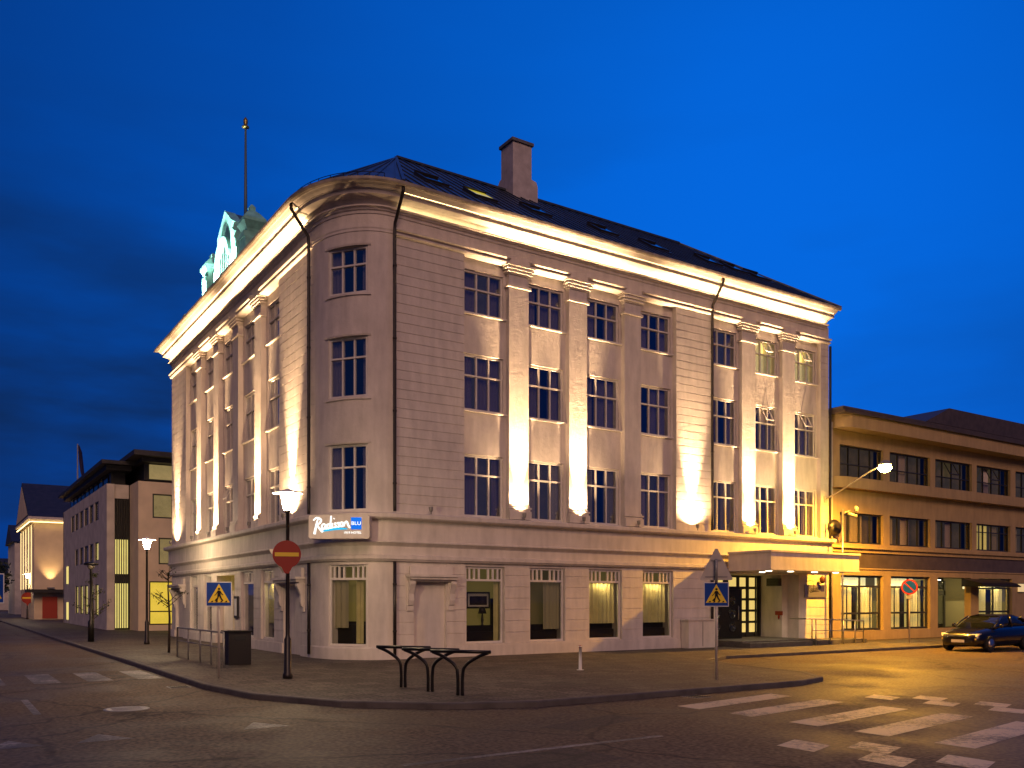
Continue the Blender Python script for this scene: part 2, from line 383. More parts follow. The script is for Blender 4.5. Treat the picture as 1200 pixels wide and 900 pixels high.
def inset(poly, d):
    n = len(poly); out = []
    for i in range(n):
        a, b, c = Vector(poly[i - 1]), Vector(poly[i]), Vector(poly[(i + 1) % n])
        e1 = (b - a).normalized(); e2 = (c - b).normalized()
        n1 = Vector((-e1.y, e1.x)); n2 = Vector((-e2.y, e2.x)); nn = (n1 + n2).normalized()
        out.append(tuple(b + nn * d / max(.3, nn.dot(n1))))
    return out
def area(poly): return sum(poly[i - 1][0] * poly[i][1] - poly[i][0] * poly[i - 1][1] for i in range(len(poly)))
def pavement(poly):
    if area(poly) < 0: poly = poly[::-1]
    inn = inset(poly, .16)
    k = MB(); n = len(poly)
    vs = [(x, y, GZ - .05) for x, y in poly] + [(x, y, PZ - .02) for x, y in poly] + [(x, y, PZ) for x, y in inset(poly, .02)] + [(x, y, PZ) for x, y in inn]
    fs = []
    for r in range(3):
        fs += [(r * n + i, r * n + (i + 1) % n, (r + 1) * n + (i + 1) % n, (r + 1) * n + i) for i in range(n)]
    k.add(vs, fs); tag(k.build('kerb', 'kerb'), kind='structure')
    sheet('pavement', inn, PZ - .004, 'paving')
pavement(corner_poly)
pavement([(-60, -12.4), (-18.0, -12.4), (-15.6, -11.3), (-13.9, -9.0), (-13.4, -6.0), (-13.4, 130), (-60, 130)])
# road markings, as sheets just above the asphalt
def marking(polys):
    b = MB()
    for p in polys: b.add([(*rd(x, y), GZ + .004) for x, y in p], [tuple(range(len(p)))])
    return b
def rect(x0, x1, y0, y1, sk=0): return [(x0, y0), (x1, y0 + sk), (x1, y1 + sk), (x0, y1)]
mk = marking([rect(1.0, 4.05, y, y + .55, .48) for y in (-14.5, -15.68, -16.96, -18.12, -19.33, -20.5, -21.7)])
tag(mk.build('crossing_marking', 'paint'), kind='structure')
chk = []
for i in range(8):
    y = -18.36 - .6 * i; a = -.92 if i % 2 == 0 else -.30
    chk.append(rect(a, a + .60, y, y + .58, .2))
for i in range(5):
    y = -15.5 - .6 * i; a = 5.05 if i % 2 == 0 else 5.67
    chk.append(rect(a, a + .60, y, y + .58, .2))
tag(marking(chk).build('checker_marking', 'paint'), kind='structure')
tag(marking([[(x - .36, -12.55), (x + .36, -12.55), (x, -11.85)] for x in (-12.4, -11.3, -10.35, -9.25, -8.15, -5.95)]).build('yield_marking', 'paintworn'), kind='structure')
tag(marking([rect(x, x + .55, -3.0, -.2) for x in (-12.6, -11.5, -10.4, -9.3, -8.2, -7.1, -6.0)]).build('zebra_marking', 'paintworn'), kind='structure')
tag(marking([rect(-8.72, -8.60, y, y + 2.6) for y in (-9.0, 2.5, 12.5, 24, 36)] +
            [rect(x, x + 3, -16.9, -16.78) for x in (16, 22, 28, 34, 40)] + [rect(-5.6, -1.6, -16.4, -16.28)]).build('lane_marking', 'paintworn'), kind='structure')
mx_, my_ = rd(-7.29, -8.99)
mh = MB().lathe((mx_, my_, GZ), [(.40, .0), (.40, .006), (.34, .009), (.33, .006), (.0, .006)], 24)
for k in range(-3, 4): mh.box(mx_ - .25, mx_ + .25, my_ + k * .075 - .015, my_ + k * .075 + .015, GZ + .006, GZ + .011)
tag(mh.build('manhole_cover', 'grey'), 'round iron manhole cover set in the asphalt of the junction', 'manhole cover')
rp = random.Random(3)
def blob(cx, cy, rx, ry, a): return [(cx + rx * cos(t) * cos(a) - ry * sin(t) * sin(a), cy + rx * cos(t) * sin(a) + ry * sin(t) * cos(a)) for t in [2 * pi * k / 4 + pi / 4 for k in range(4)]]
pt = MB()
for cx, cy, rx, ry, a in ((-4.6, -16.6, 2.6, .75, .12), (-9.2, -15.0, 1.3, 1.0, -.1), (9.5, -17.5, 3.2, .8, .05), (-9.6, 3.5, .8, 3.6, .02), (13, -9.0, 2.0, 1.0, .1), (-1.0, -14.1, 1.4, .5, .3)):
    pt.add([(x, y, GZ + .002) for x, y in blob(cx, cy, rx, ry, a)], [(0, 1, 2, 3)])
tag(pt.build('asphalt_patch', 'patch'), kind='structure')
for (x, y), lb in (((-5.35, -4.2), 'square gully grate at the kerb near the lit corner lamp'), ((3.2, -12.25), 'square gully grate at the kerb in front of the crossing')):
    g_ = thing('drain_grate', (x, y, GZ), lb, 'drain'); fr2 = MB(); fr2.box(x - .24, x + .24, y - .24, y + .24, GZ + .001, GZ + .006); fr2.build('frame', 'grey', g_)
    b2 = MB()
    for k in range(6): b2.box(x - .2, x + .2, y - .2 + k * .07, y - .17 + k * .07, GZ + .006, GZ + .012)
    b2.build('grille', 'black', g_)
# distant ground rise
hb = MB()
n = 40
ring = [(-260 + 420 * i / n, 330 + 30 * sin(i * .7)) for i in range(n + 1)]
vs = [(x, y, GZ - .1) for x, y in ring] + [(x, y + 40, 4 + 3 * sin(i * .37) + 2 * sin(i * .9)) for i, (x, y) in enumerate(ring)] + [(x, y + 140, GZ - .1) for x, y in ring]
hb.add(vs, [(r * (n + 1) + i, r * (n + 1) + i + 1, (r + 1) * (n + 1) + i + 1, (r + 1) * (n + 1) + i) for r in range(2) for i in range(n)])
tag(hb.build('hill', 'slate'), kind='structure')

# ------------------------------------------------------------------ the hotel
XL, AX, AY = 0.33, 1.77, 2.36          # left wall plane, radii of the rounded corner
XR, YL = 23.85, 22.85                  # far ends of the two fronts
FR = Fr((0, 0), (1, 0), (0, -1)); FL = Fr((XL, 0), (0, 1), (-1, 0))
def arc(th):
    t = R(th); x = 2.1 - AX * cos(t); y = AY - AY * sin(t)
    n = Vector((-cos(t) / AX, -sin(t) / AY)).normalized(); return (x, y, n.x, n.y)
THS = [0, 6, 12, 18, 22, 25, 30, 35, 40, 45, 50, 55, 60, 65, 68, 72, 78, 84, 90]
def apath(a, b): return [arc(t) for t in THS if a <= t <= b]
def pathc(): return path()[:-1] + [(XR - .22, 0, 0, -1)]
def path(): return [(XL, YL, -1, 0), (XL, 12, -1, 0)] + apath(0, 90) + [(12, 0, 0, -1), (XR, 0, 0, -1)]
hotel = thing('hotel', (2.1, 2.36, 0), 'large cream corner hotel with rounded corner, lit pilasters and dark metal roof', 'hotel')
ZB, ZS, ZF = 4.67, 13.5, 14.25         # band top, string course, frieze top
BR = [(4.74, 6.53), (7.35, 9.13), (9.95, 11.75), (12.57, 14.42), (16.35, 18.18), (19.0, 20.73), (21.53, 23.3)]
PR = [(6.53, 7.35), (9.13, 9.95), (11.75, 12.57), (18.18, 19.0), (20.73, 21.53)]
QR = [(2.1, 4.74), (14.42, 16.35), (23.3, XR)]
BL = [(5.72, 7.85), (8.65, 10.85), (11.65, 13.85), (14.65, 16.85), (17.65, 19.8)]
PL = [(7.85, 8.65), (10.85, 11.65), (13.85, 14.65), (16.85, 17.65)]
QL = [(AY, 5.72), (19.8, YL)]
ROWS = [(4.72, 6.84), (8.33, 10.25), (11.62, 13.10)]
OB = -0.22                              # plane of the recessed bays

def rustic(b, F, u0, u1, z0, z1, step=.305, o0=-.6, o1=0.0, g=.020, gh=.026):
    """Wall strip with horizontal grooves, one closed shape."""
    n = max(1, round((z1 - z0) / step)); st = (z1 - z0) / n; prof = [(o0, z0), (o1, z0)]
    for i in range(1, n):
        z = z0 + i * st
        prof += [(o1, z - gh / 2), (o1 - g, z - gh / 3), (o1 - g, z + gh / 3), (o1, z + gh / 2)]
    prof += [(o1, z1), (o0, z1)]
    b.prism(prof, lambda o, z: F(u0, o, z), lambda o, z: F(u1, o, z))
wall = MB()
for F, bays, quoins in ((FR, BR, QR), (FL, BL, QL)):
    for u0, u1 in quoins: rustic(wall, F, u0, u1, ZB, ZS + .02)
    for u0, u1 in bays:
        lo = ZB
        for z0, z1 in ROWS:
            if z0 > lo + .06: wall.fb(F, u0, u1, -.6, OB, lo, z0)
            m = .10
            wall.fb(F, u0, u0 + m, -.6, OB - .003, z0, z1); wall.fb(F, u1 - m, u1, -.6, OB - .003, z0, z1)
            lo = z1
        wall.fb(F, u0, u1, -.6, OB, lo, ZS + .02)
# arc wall with its window openings (25-65 degrees)
def arcwall(b, t0, t1, z0, z1): b.sweep(apath(t0, t1), [(-.45, z0), (0, z0), (0, z1), (-.45, z1)])
arcwall(wall, 0, 25, 0, ZS + .02); arcwall(wall, 65, 90, 0, ZS + .02)
for lo, hi in ((0, .42), (3.02, ROWS[0][0]), (ROWS[0][1], ROWS[1][0]), (ROWS[1][1], ROWS[2][0]), (ROWS[2][1], ZS + .02)): arcwall(wall, 25, 65, lo, hi)
# frieze and ground-storey walls
fr_ = [(-.6, ZS + .02), (.0, ZS + .02), (.0, ZF), (-.6, ZF)]
wall.sweep(path(), fr_)
GR = [(4.78, 6.35), (7.38, 8.95), (10.03, 11.63), (12.65, 14.26)]
GP = [(2.1, 2.86), (4.05, 4.78), (6.35, 7.38), (8.95, 10.03), (11.63, 12.65), (14.26, 16.75), (21.79, XR)]
GLW = [(6.28, 7.85), (8.75, 10.45), (14.95, 16.35), (17.45, 18.95)]
GLP = [(AY, 3.35), (5.25, 6.28), (7.85, 8.75), (10.45, 11.35), (14.1, 14.95), (16.35, 17.45), (18.95, 20.1), (22.0, YL)]
for u0, u1 in GP: rustic(wall, FR, u0, u1, 0, 3.13, .39)
for u0, u1 in GLP: rustic(wall, FL, u0, u1, 0, 3.13, .39)
for F, ws in ((FR, GR), (FL, GLW)):
    for u0, u1 in ws: wall.fb(F, u0, u1, -.6, -.02, 0, .42); wall.fb(F, u0, u1, -.6, -.02, 3.03, 3.13)
for F, u0, u1, zt in ((FR, 2.86, 4.05, 2.50), (FL, 3.35, 5.25, 2.45), (FL, 20.1, 22.0, 2.45)):
    wall.fb(F, u0, u1, -.6, -.14, 0, zt); wall.fb(F, u0, u1, -.6, -.012, zt, 3.13)
wall.fb(FL, 11.35, 14.1, -.6, -.02, 2.95, 3.13)
wall.fb(FR, 16.75, 21.79, -.6, -.02, 3.0, 3.13)
# recess of the main entrance: side walls and soffit
wall.box(21.40, 21.785, .605, 3.2, 0, 3.13); wall.box(16.2, 16.74, .605, 3.2, 0, 3.13)
wall.box(16.75, 21.39, .602, 3.2, 3.0, 3.12)
# recess of the side entrance on the left front
wall.box(XL + .605, XL + 2.2, 14.1, 14.5, 0, 3.1); wall.box(XL + .605, XL + 2.2, 10.9, 11.35, 0, 3.1)
# end walls and rear
wall.box(XR - .4, XR, .605, 9.3, 0, 14.6); wall.box(.95, 9.3, YL - .4, YL, 0, 14.6)
wall.build('wall', 'plaster', hotel)
core = MB(); core.box(3.6, XR - .5, 3.4, 9.0, 0, 14.5); core.box(4.0, 9.0, 9.0, YL - .5, 0, 14.5)
core.box(2.2, XR - .5, 1.35, 3.4, 3.2, 14.5); core.box(1.75, 4.0, 2.4, YL - .5, 3.2, 14.5)
core.box(1.35, 2.2, 1.6, 3, 3.2, 14.5)
core.build('interior', 'dark', hotel)
# plinth
pl = MB()
def segs(F, lst, o, z0, z1, b):
    for u0, u1 in lst: b.fb(F, u0, u1, .001, o, z0, z1)
segs(FR, [(2.1, 2.86), (4.05, 14.6)], .06, 0, .36, pl); segs(FR, [(2.1, 2.86), (4.05, 14.6)], .04, .36, .40, pl)
segs(FL, [(AY, 3.35), (5.25, 11.35), (14.1, 20.1), (22.0, YL)], .06, 0, .36, pl)
pl.sweep(apath(0, 90), [(.001, 0), (.06, 0), (.06, .36), (.04, .40), (.001, .40)])
pl.build('plinth', 'smooth', hotel)
# projecting band between ground storey and first floor
band = MB()
band.sweep(path(), [(-.1, 3.131), (.09, 3.131), (.12, 3.17), (.16, 3.20), (.16, 3.30), (.07, 3.34), (.07, 3.60), (.10, 3.63), (.22, 3.72),
                    (.22, 3.76), (.17, 3.78), (.17, 4.42), (.22, 4.43), (.38, 4.46), (.42, 4.50), (.42, 4.61), (.36, 4.64), (-.1, 4.668)])
band.build('stone_band', 'smooth', hotel)
# string course: over bays and piers, broken at the pilasters
def string_segs(pil, a, b):
    out = []; lo = a
    for u0, u1 in pil: out.append((lo, u0 - .02)); lo = u1 + .02
    out.append((lo, b)); return out
SP = [(OB - .02, 13.48), (.02, 13.48), (.09, 13.50), (.11, 13.525), (.11, 13.56), (.03, 13.575), (.03, 13.615), (.15, 13.64), (.17, 13.66), (.17, 13.70), (.09, 13.715), (.0, 13.745), (OB - .02, 13.745)]
sc = MB()
for F, pil, a, b in ((FR, PR, 2.1, XR + .02), (FL, PL, AY, YL + .02)):
    for u0, u1 in string_segs(pil, a, b): sc.prism(SP, lambda o, z: F(u0, o, z), lambda o, z: F(u1, o, z))
sc.sweep(apath(0, 90), [(-.02, 13.55), (.025, 13.55), (.025, 13.62), (.045, 13.66), (.045, 13.73), (-.02, 13.75)])
sc.build('string_course', 'smooth', hotel)
# pilasters
def pilaster(F, u0, u1):
    b = MB(); w = .05
    b.fb(F, u0, u1, -.6, -.003, ZB, ZS + .018)
    b.fb(F, u0 - .04, u1 + .04, -.002, .12, 4.69, 4.98)
    for e, z0, z1 in ((.035, 4.98, 5.06), (.075, 5.06, 5.12), (.02, 5.12, 5.19), (.07, 12.73, 12.82), (.02, 12.82, 12.86), (.04, 13.18, 13.24), (.10, 13.24, 13.30), (.05, 13.30, 13.34), (.14, 13.34, 13.41), (.08, 13.41, 13.445), (.18, 13.445, 13.51)):
        b.fb(F, u0 - e, u1 + e, -.21 if z0 > 12 else -.0015, e + (.012 if z0 < 6 else 0), z0 + .001, z1 - .001)
    b.fb(F, u0 - .012, u1 + .012, -.2, .028, 13.506, 13.745)
    return b.build('pilaster', 'plaster', hotel)
for u0, u1 in PR: pilaster(FR, u0, u1)
for u0, u1 in PL: pilaster(FL, u0, u1)
# main cornice: ledge with light trough, cove, corona and gutter
cor = MB()
cor.sweep(pathc(), [(-.3, 14.10), (.03, 14.10), (.05, 14.18), (.10, 14.20), (.12, 14.24), (.20, 14.27), (.20, 14.30), (.17, 14.325), (.05, 14.325), (.05, 14.36),
                   (.10, 14.43), (.19, 14.49), (.30, 14.53), (.46, 14.545), (.46, 14.665), (.50, 14.67), (.50, 14.69), (.54, 14.70), (.60, 14.73), (.66, 14.79), (.70, 14.80), (.72, 14.86), (-.3, 14.86)])
cor.build('cornice', 'smooth', hotel)
gut = MB(); gut.sweep(pathc(), [(.70, 14.862), (.72, 14.80), (.77, 14.765), (.83, 14.77), (.86, 14.81), (.87, 14.88), (.84, 14.88), (.84, 14.83), (.78, 14.80), (.74, 14.862)])
gut.build('gutter', 'gutter', hotel)
# LED strips that wash the cove; the upper, unseen strip is added for the moulding
def led_area(F, u0, u1, o, z, e, wdt=.05, tilt=0.0):
    l = bpy.data.lights.new('led_strip', 'AREA'); l.shape = 'RECTANGLE'; l.size = u1 - u0; l.size_y = wdt; l.energy = e * (u1 - u0); l.color = (1, .70, .31)
    ob = bpy.data.objects.new('led_strip', l); COL.objects.link(ob); c = Vector(F((u0 + u1) / 2, o, z)); ob.location = c
    t = Vector((F.t[0], F.t[1], 0)); nn = Vector((F.n[0], F.n[1], 0))
    zz = -(Vector((0, 0, 1)) * cos(tilt) + nn * sin(tilt)); yy = zz.cross(t).normalized()
    ob.matrix_world = Matrix.Translation(c) @ Matrix((t, yy, zz)).transposed().to_4x4()
    ob.parent = hotel; ob.matrix_parent_inverse = root_matrix(hotel).inverted()
led_area(FR, 5.6, XR - .4, .12, 14.332, 9); led_area(FL, AY + .2, YL - .2, .12, 14.332, 13)
led_area(FR, 2.3, 5.6, .12, 14.332, 1.6)
led_area(FR, 2.2, XR - .3, .50, 14.692, 2.4, .02, .5); led_area(FL, AY, YL - .1, .50, 14.692, 3.6, .02, .5)

# windows: painted frame, panes, curtains
def win(name, F, u0, u1, z0, z1, o, cols, rows, parent=None, glass='glass', fw=.07, bar=.055, curtain=None, open_vent=False, frame='frame', trans=None, backdrop=None, depth=.5, sill=True):
    """cols, rows: inner bar positions as fractions. Returns the window part."""
    fz = MB(); W_ = u1 - u0; H_ = z1 - z0; e = .004
    fz.fb(F, u0, u1, o - .09, o, z0, z0 + fw); fz.fb(F, u0, u1, o - .09, o, z1 - fw, z1)
    fz.fb(F, u0, u0 + fw, o - .09, o - .002, z0 + fw, z1 - fw); fz.fb(F, u1 - fw, u1, o - .09, o - .002, z0 + fw, z1 - fw)
    for r in rows:
        z = z0 + r * H_; fz.fb(F, u0 + fw, u1 - fw, o - .08, o + .012, z - bar / 2, z + bar / 2)
    zr = sorted([z0 + fw] + [z0 + r * H_ for r in rows] + [z1 - fw])
    for k in range(len(zr) - 1):
        cc = cols if (trans is None or k < len(zr) - 2) else trans
        for c in cc:
            u = u0 + c * W_; fz.fb(F, u - bar / 2, u + bar / 2, o - .08, o - .005, zr[k], zr[k + 1])
    if sill: fz.fb(F, u0 - .10 + .002, u1 + .10 - .002, o - .05, o + .16, z0 - .05, z0 - .002)
    w = fz.build(name, frame, parent or hotel)
    g = MB(); gz1 = z1 - fw / 2
    if open_vent:
        ca, cb = cols[0], cols[1]; zt = z0 + rows[-1] * H_
        g.fb(F, u0 + fw / 2, u1 - fw / 2, o - .055, o - .048, z0 + fw / 2, zt)
        g.fb(F, u0 + fw / 2, u0 + ca * W_, o - .055, o - .048, zt, gz1); g.fb(F, u0 + cb * W_, u1 - fw / 2, o - .055, o - .048, zt, gz1)
        v = MB(); hgt = z1 - fw - zt; ua, ub = u0 + ca * W_, u0 + cb * W_; an = R(28)
        def P(u, a, q): return F(u, o + .02 + a * sin(an) + q * cos(an), z1 - fw - a * cos(an) + q * sin(an))
        for p0, p1, a0, a1 in ((ua, ub, 0, .05), (ua, ub, hgt - .05, hgt), (ua, ua + .045, .05, hgt - .05), (ub - .045, ub, .05, hgt - .05)):
            v.add([P(u, a, q) for q in (0, .035) for u, a in ((p0, a0), (p1, a0), (p1, a1), (p0, a1))], [(0, 3, 2, 1), (4, 5, 6, 7), (0, 1, 5, 4), (1, 2, 6, 5), (2, 3, 7, 6), (3, 0, 4, 7)])
        v.build('vent_sash', frame, w)
    else:
        g.fb(F, u0 + fw / 2, u1 - fw / 2, o - .055, o - .048, z0 + fw / 2, gz1)
    g.build('pane', glass, w)
    if curtain:
        for (c0, c1, mname, za, zb) in curtain: drape(F, u0 + c0 * W_, u0 + c1 * W_, o - .2, z0 + za * H_, z0 + zb * H_, mname, w)
    if backdrop:
        bd = MB(); bd.fb(F, u0 - .05, u1 + .05, o - depth - .02, o - depth, z0 - .05, z1 + .05); bd.build('room', backdrop, w)
    return w
def wash(F, u0, u1, o, z, e, parent):  # added unseen area light that brightens a curtain and shades its pleats
    l = bpy.data.lights.new('curtain_fill_light', 'AREA'); l.shape = 'RECTANGLE'; l.size = (u1 - u0) * .5; l.size_y = .05; l.energy = e; l.color = (1, .78, .34)
    ob = bpy.data.objects.new('curtain_fill_light', l); COL.objects.link(ob); ob.matrix_world = Matrix.Translation(F((u0 + u1) / 2, o, z)) @ Matrix.Rotation(math.atan2(F.t[1], F.t[0]), 4, 'Z')
    ob.parent = parent; ob.matrix_parent_inverse = root_matrix(parent).inverted()
def drape(F, u0, u1, o, z0, z1, m, parent, amp=.03, pitch=.13):
    n = max(6, int((u1 - u0) / pitch * 6)); b = MB(); ph = random.random() * 6
    pts = []
    for i in range(n + 1):
        u = u0 + (u1 - u0) * i / n; pts.append((u, o + amp * sin(2 * pi * (u - u0) / pitch + ph + .8 * sin(u * 5)) * (.7 + .3 * sin(u * 9))))
    vs = [F(u, q, z) for z in (z0, z1) for u, q in pts] + [F(u, q - .012, z) for z in (z0, z1) for u, q in pts]
    k = n + 1
    fs = [(i, i + 1, k + i + 1, k + i) for i in range(n)] + [(2 * k + i, 3 * k + i, 3 * k + i + 1, 2 * k + i + 1) for i in range(n)]
    fs += [(0, k, 3 * k, 2 * k), (n, 2 * k + n, 3 * k + n, k + n)]
    return b.add(vs, fs).build('curtain', m, parent)
for F, bays in ((FR, BR), (FL, BL)):
    for bi, (u0, u1) in enumerate(bays):
        for ri, (z0, z1) in enumerate(ROWS):
            rows = [.68] if ri == 0 else ([.62] if ri == 1 else [.58])
            lit = F is FR and ri == 2 and bi in (5, 6)
            opened = (F is FR and (bi, ri) in ((5, 2), (6, 2), (6, 1), (5, 1))) or (F is FL and (bi, ri) in ((2, 0),))
            if lit: cur = [(.05, .60, 'curtbright', .04, .96), (.66, .95, 'curtlit', .04, .96)]
            elif F is FL:
                side = .30 + .15 * random.random()
                cur = [(.04, side, 'curtain', .04, .96), (1 - .5 * side, .96, 'curtain', .04, .96)] if random.random() < .8 else [(.04, side, 'curtdim', .04, .96)]
            elif ri == 0:
                a = random.choice(((.05, .33, .66, .95), (.05, .45, .8, .95), (.05, .25, .60, .95)))
                mm = random.choice(('curtain', 'curtain', 'curtdim', 'curtwarm')); cur = [(a[0], a[1], mm, .04, .96), (a[2], a[3], mm, .04, .96)]
            else:
                a = random.choice(((.05, .2, .78, .95), (.05, .35, .66, .95), (.05, .15, .40, .95), (.05, .5, .7, .95), (.05, .3, .36, .95)))
                cur = [(a[0], a[1], 'curtain', .04, .96), (a[2], a[3], 'curtain', .04, .96)]
            mg = .10
            win('window', F, u0 + mg, u1 - mg, z0 + .005, z1 - .005, OB - .07, [.345, .655], rows, curtain=cur, open_vent=opened,
                backdrop='curtlit' if lit else 'roomglow' if (ri == 0 and bi != 2) or random.random() < .22 else None, depth=.42)
# corner windows, on a chord of the arc
pa, pb = arc(25), arc(65)
tv = Vector((pb[0] - pa[0], pb[1] - pa[1])); CW = tv.length; tv.normalize()
FC = Fr((pa[0], pa[1]), (tv.x, tv.y), (tv.y, -tv.x))
for ri, (z0, z1) in enumerate(ROWS):
    win('window', FC, .02, CW - .02, z0 + .005, z1 - .005, -.02, [.345, .655], [.66 if ri < 2 else .62], curtain=[(.05, .33, 'curtain', .04, .96), (.8, .95, 'curtain', .04, .96)], sill=False)
    b = MB(); b.sweep(apath(22, 68), [(-.04, z1), (.03, z1), (.05, z1 + .05), (.05, z1 + .11), (-.04, z1 + .12)])
    b.build('window_head', 'smooth', hotel); b = MB(); b.sweep(apath(22, 68), [(-.3, z0 - .085), (.05, z0 - .085), (.05, z0 - .02), (-.3, z0 - .004)]); b.build('window_sill', 'smooth', hotel)
# shop windows of the ground storey, each with a row of small lights on top
TR = [.125, .25, .375, .62, .745, .87]
def shopwin(F, u0, u1, o, content):
    w = win('shop_window', F, u0, u1, .425, 3.025, o, [], [.825], glass='glassg', bar=.07, trans=TR, sill=False)
    W_ = u1 - u0
    rm = MB(); d = .95 if F is not FC else .8; ex = .75 if F is FR else .25; en = .75 if F is FL else .02
    if F is FC: ex = en = -.04
    rm.fb(F, u0 - en, u1 + ex, o - d - .02, o - d, .2, 3.02)
    if F is not FC: rm.fb(F, u0 - en - .02, u0 - en, o - d, o - .51, .2, 3.02); rm.fb(F, u1 + ex, u1 + ex + .02, o - d, o - .51, .2, 3.02)
    rm.build('room', 'room' if content in ('lounge', 'curtains', 'corner') else 'roomdim' if content == 'half' else 'dark', w)
    so = MB(); e2 = .3 if F is not FC else -.05; so.fb(F, u0 - e2, u1 + e2, o - .62, o - .52, .20, 1.02 if content != 'corner' else 1.2); so.fb(F, u0 + .03, u1 - .03, o - .51, o - .34, .2, .8 if F is not FC else 1.12)
    so.build('dark_fill', 'dark_fill', w)  # low dark boxes stand in for the street reflected in the panes
    if content == 'lounge':
        p = MB(); a, b_ = u0 + .30 * W_, u0 + .84 * W_; p.fb(F, a + .15, b_ + .3, o - d + .002, o - d + .03, 1.60, 2.18); p.build('picture', 'dframe', w)
        q = MB(); q.fb(F, a + .21, b_ + .24, o - d + .031, o - d + .034, 1.66, 2.12); q.build('picture_mount', 'signwhite', w)
        q = MB(); q.fb(F, a + .28, b_ + .17, o - d + .035, o - d + .038, 1.72, 2.03); q.build('picture_print', mat('dark_print', (.03, .02, .018), .6, var=.9, vscale=4), w)
        l = MB(); c = F(u0 + .74 * W_, o - .7, 0); l.lathe((c[0], c[1], 1.0), [(.08, 0), (.03, .05), (.05, .2), (.02, .42)], 10); l.lathe((c[0], c[1], 1.42), [(.15, 0), (.09, .24)], 12)
        l.build('table_lamp', 'dframe', w)
        k = MB(); k.fb(F, u0 + 1.04 * W_, u0 + 1.25 * W_, o - d + .04, o - d + .2, .9, 1.95); k.build('cabinet', 'dark_fill', w)
        drape(F, u1 - .16 * W_, u1 - .03, o - .2, .46, 2.55, 'curtgnd', w)
    if content == 'curtains':
        drape(F, u0 + .06, u1 - .05 * W_, o - .22, 1.02, 2.56, 'curtgnd', w, .05, .19); wash(F, u0, u1, o - .10, 2.52, 9, w)
    if content == 'half':
        drape(F, u0 + .52 * W_, u1 - .04, o - .22, .85, 2.56, 'curtdim', w, .045, .17)
        c = F(u0 + .2 * W_, o - .9, 0); t_ = MB().lathe((c[0], c[1], .5), [(.16, 0), (.2, .25), (.2, .4)], 10).build('planter', 'dark_fill', w)
    if content == 'corner':
        drape(F, u0 + .03, u0 + .42 * W_, o - .2, 1.0, 2.56, 'curtdim', w, .04, .2); drape(F, u0 + .62 * W_, u0 + .8 * W_, o - .2, .5, 2.56, 'curtgnd', w, .04, .15)
    return w
for (u0, u1), c in zip(GR, ('lounge', 'half', 'curtains', 'curtains')): shopwin(FR, u0 + .03, u1 - .03, -.10, c)
for (u0, u1), c in zip(GLW, ('curtains', 'half', 'half', 'half')): shopwin(FL, u0 + .03, u1 - .03, -.10, c)
shopwin(FC, .02, CW - .02, -.03, 'corner')
# blind doorways under bracketed hoods
def hood(F, u0, u1, zt):
    b = MB(); b.fb(F, u0 - .18, u1 + .18, .002, .10, zt + .12, 2.98); b.fb(F, u0 - .26, u1 + .26, .003, .30, zt + .06, zt + .14)
    b.fb(F, u0 - .32, u1 + .32, .004, .36, zt + .14, zt + .22); b.fb(F, u0 - .22, u1 + .22, .005, .18, zt + .0, zt + .06)
    b.build('door_hood', 'smooth', hotel)
    for u in (u0 - .16, u1 + .16):
        pr = [(.0, zt), (.26, zt), (.27, zt - .08), (.20, zt - .22), (.13, zt - .40), (.14, zt - .62), (.10, zt - .76), (.0, zt - .82)]
        c = MB(); c.prism(pr, lambda o, z: F(u - .09, o, z), lambda o, z: F(u + .09, o, z)); c.fb(F, u - .12, u + .12, .004, .05, zt - .95, zt - .003)
        c.build('hood_bracket', 'smooth', hotel)
hood(FR, 2.86, 4.05, 2.50); hood(FL, 3.35, 5.25, 2.45); hood(FL, 20.1, 22.0, 2.45)
# roof with standing seams
AP = Vector((4.32, 4.35, 18.4)); RE = Vector((18.75, 4.35, 18.4)); LE = Vector((4.32, 18.2, 18.4)); EO, EZ = .80, 14.90
def eave(x, y, nx, ny): return Vector((x + nx * EO, y + ny * EO, EZ))
er = [eave(*p) for p in apath(0, 90)]
roof = MB()
e_r1 = Vector((XR - .18, -EO, EZ)); e_r2 = Vector((XR - .18, 9.5, EZ)); e_l1 = Vector((XL - EO, YL + .6, EZ)); e_l2 = Vector((9.2, YL + .6, EZ)); inn = Vector((9.2, 9.5, EZ))
def face(*p): roof.add(p, [tuple(range(len(p)))])
face(er[-1], e_r1, RE, AP); face(e_r1, e_r2, RE); face(e_r2, inn, AP, RE); face(er[0], AP, LE, e_l1); face(e_l1, LE, e_l2); face(e_l2, LE, AP, inn)
for a, b in zip(er, er[1:]): face(a, b, AP)
under = [e_l1] + er + [e_r1, e_r2, inn, e_l2]
face(*[p - Vector((0, 0, .03)) for p in under]) if False else None
slope = (18.4 - EZ) / (4.35 + EO)
def seam(a, b, w=.022, h=.038):
    d = (b - a).normalized(); sidev = d.cross(Vector((0, 0, 1))).normalized(); up = sidev.cross(d)
    vs = [p + sidev * s_ * w + up * q for p in (a, b) for s_, q in ((-1, -.01), (1, -.01), (1, h), (-1, h))]
    roof.add(vs, [(0, 1, 2, 3), (7, 6, 5, 4), (0, 4, 5, 1), (1, 5, 6, 2), (2, 6, 7, 3), (3, 7, 4, 0)])
x = 2.4
while x < XR - .3:
    top = 4.35
    if x < AP.x: top = -EO + (AP.y + EO) * (x - er[-1].x) / (AP.x - er[-1].x)
    if x > RE.x: top = -EO + (4.35 + EO) * (e_r1.x - x) / (e_r1.x - RE.x)
    seam(Vector((x, -EO, EZ)), Vector((x, top, EZ + slope * (top + EO)))); x += .42
for p in er[1::2]: seam(p, AP + (p - AP) * .04)
seam(er[-1], AP, .05, .06); seam(AP, RE, .09, .07); seam(RE, e_r1, .06, .06)
y = 3.0
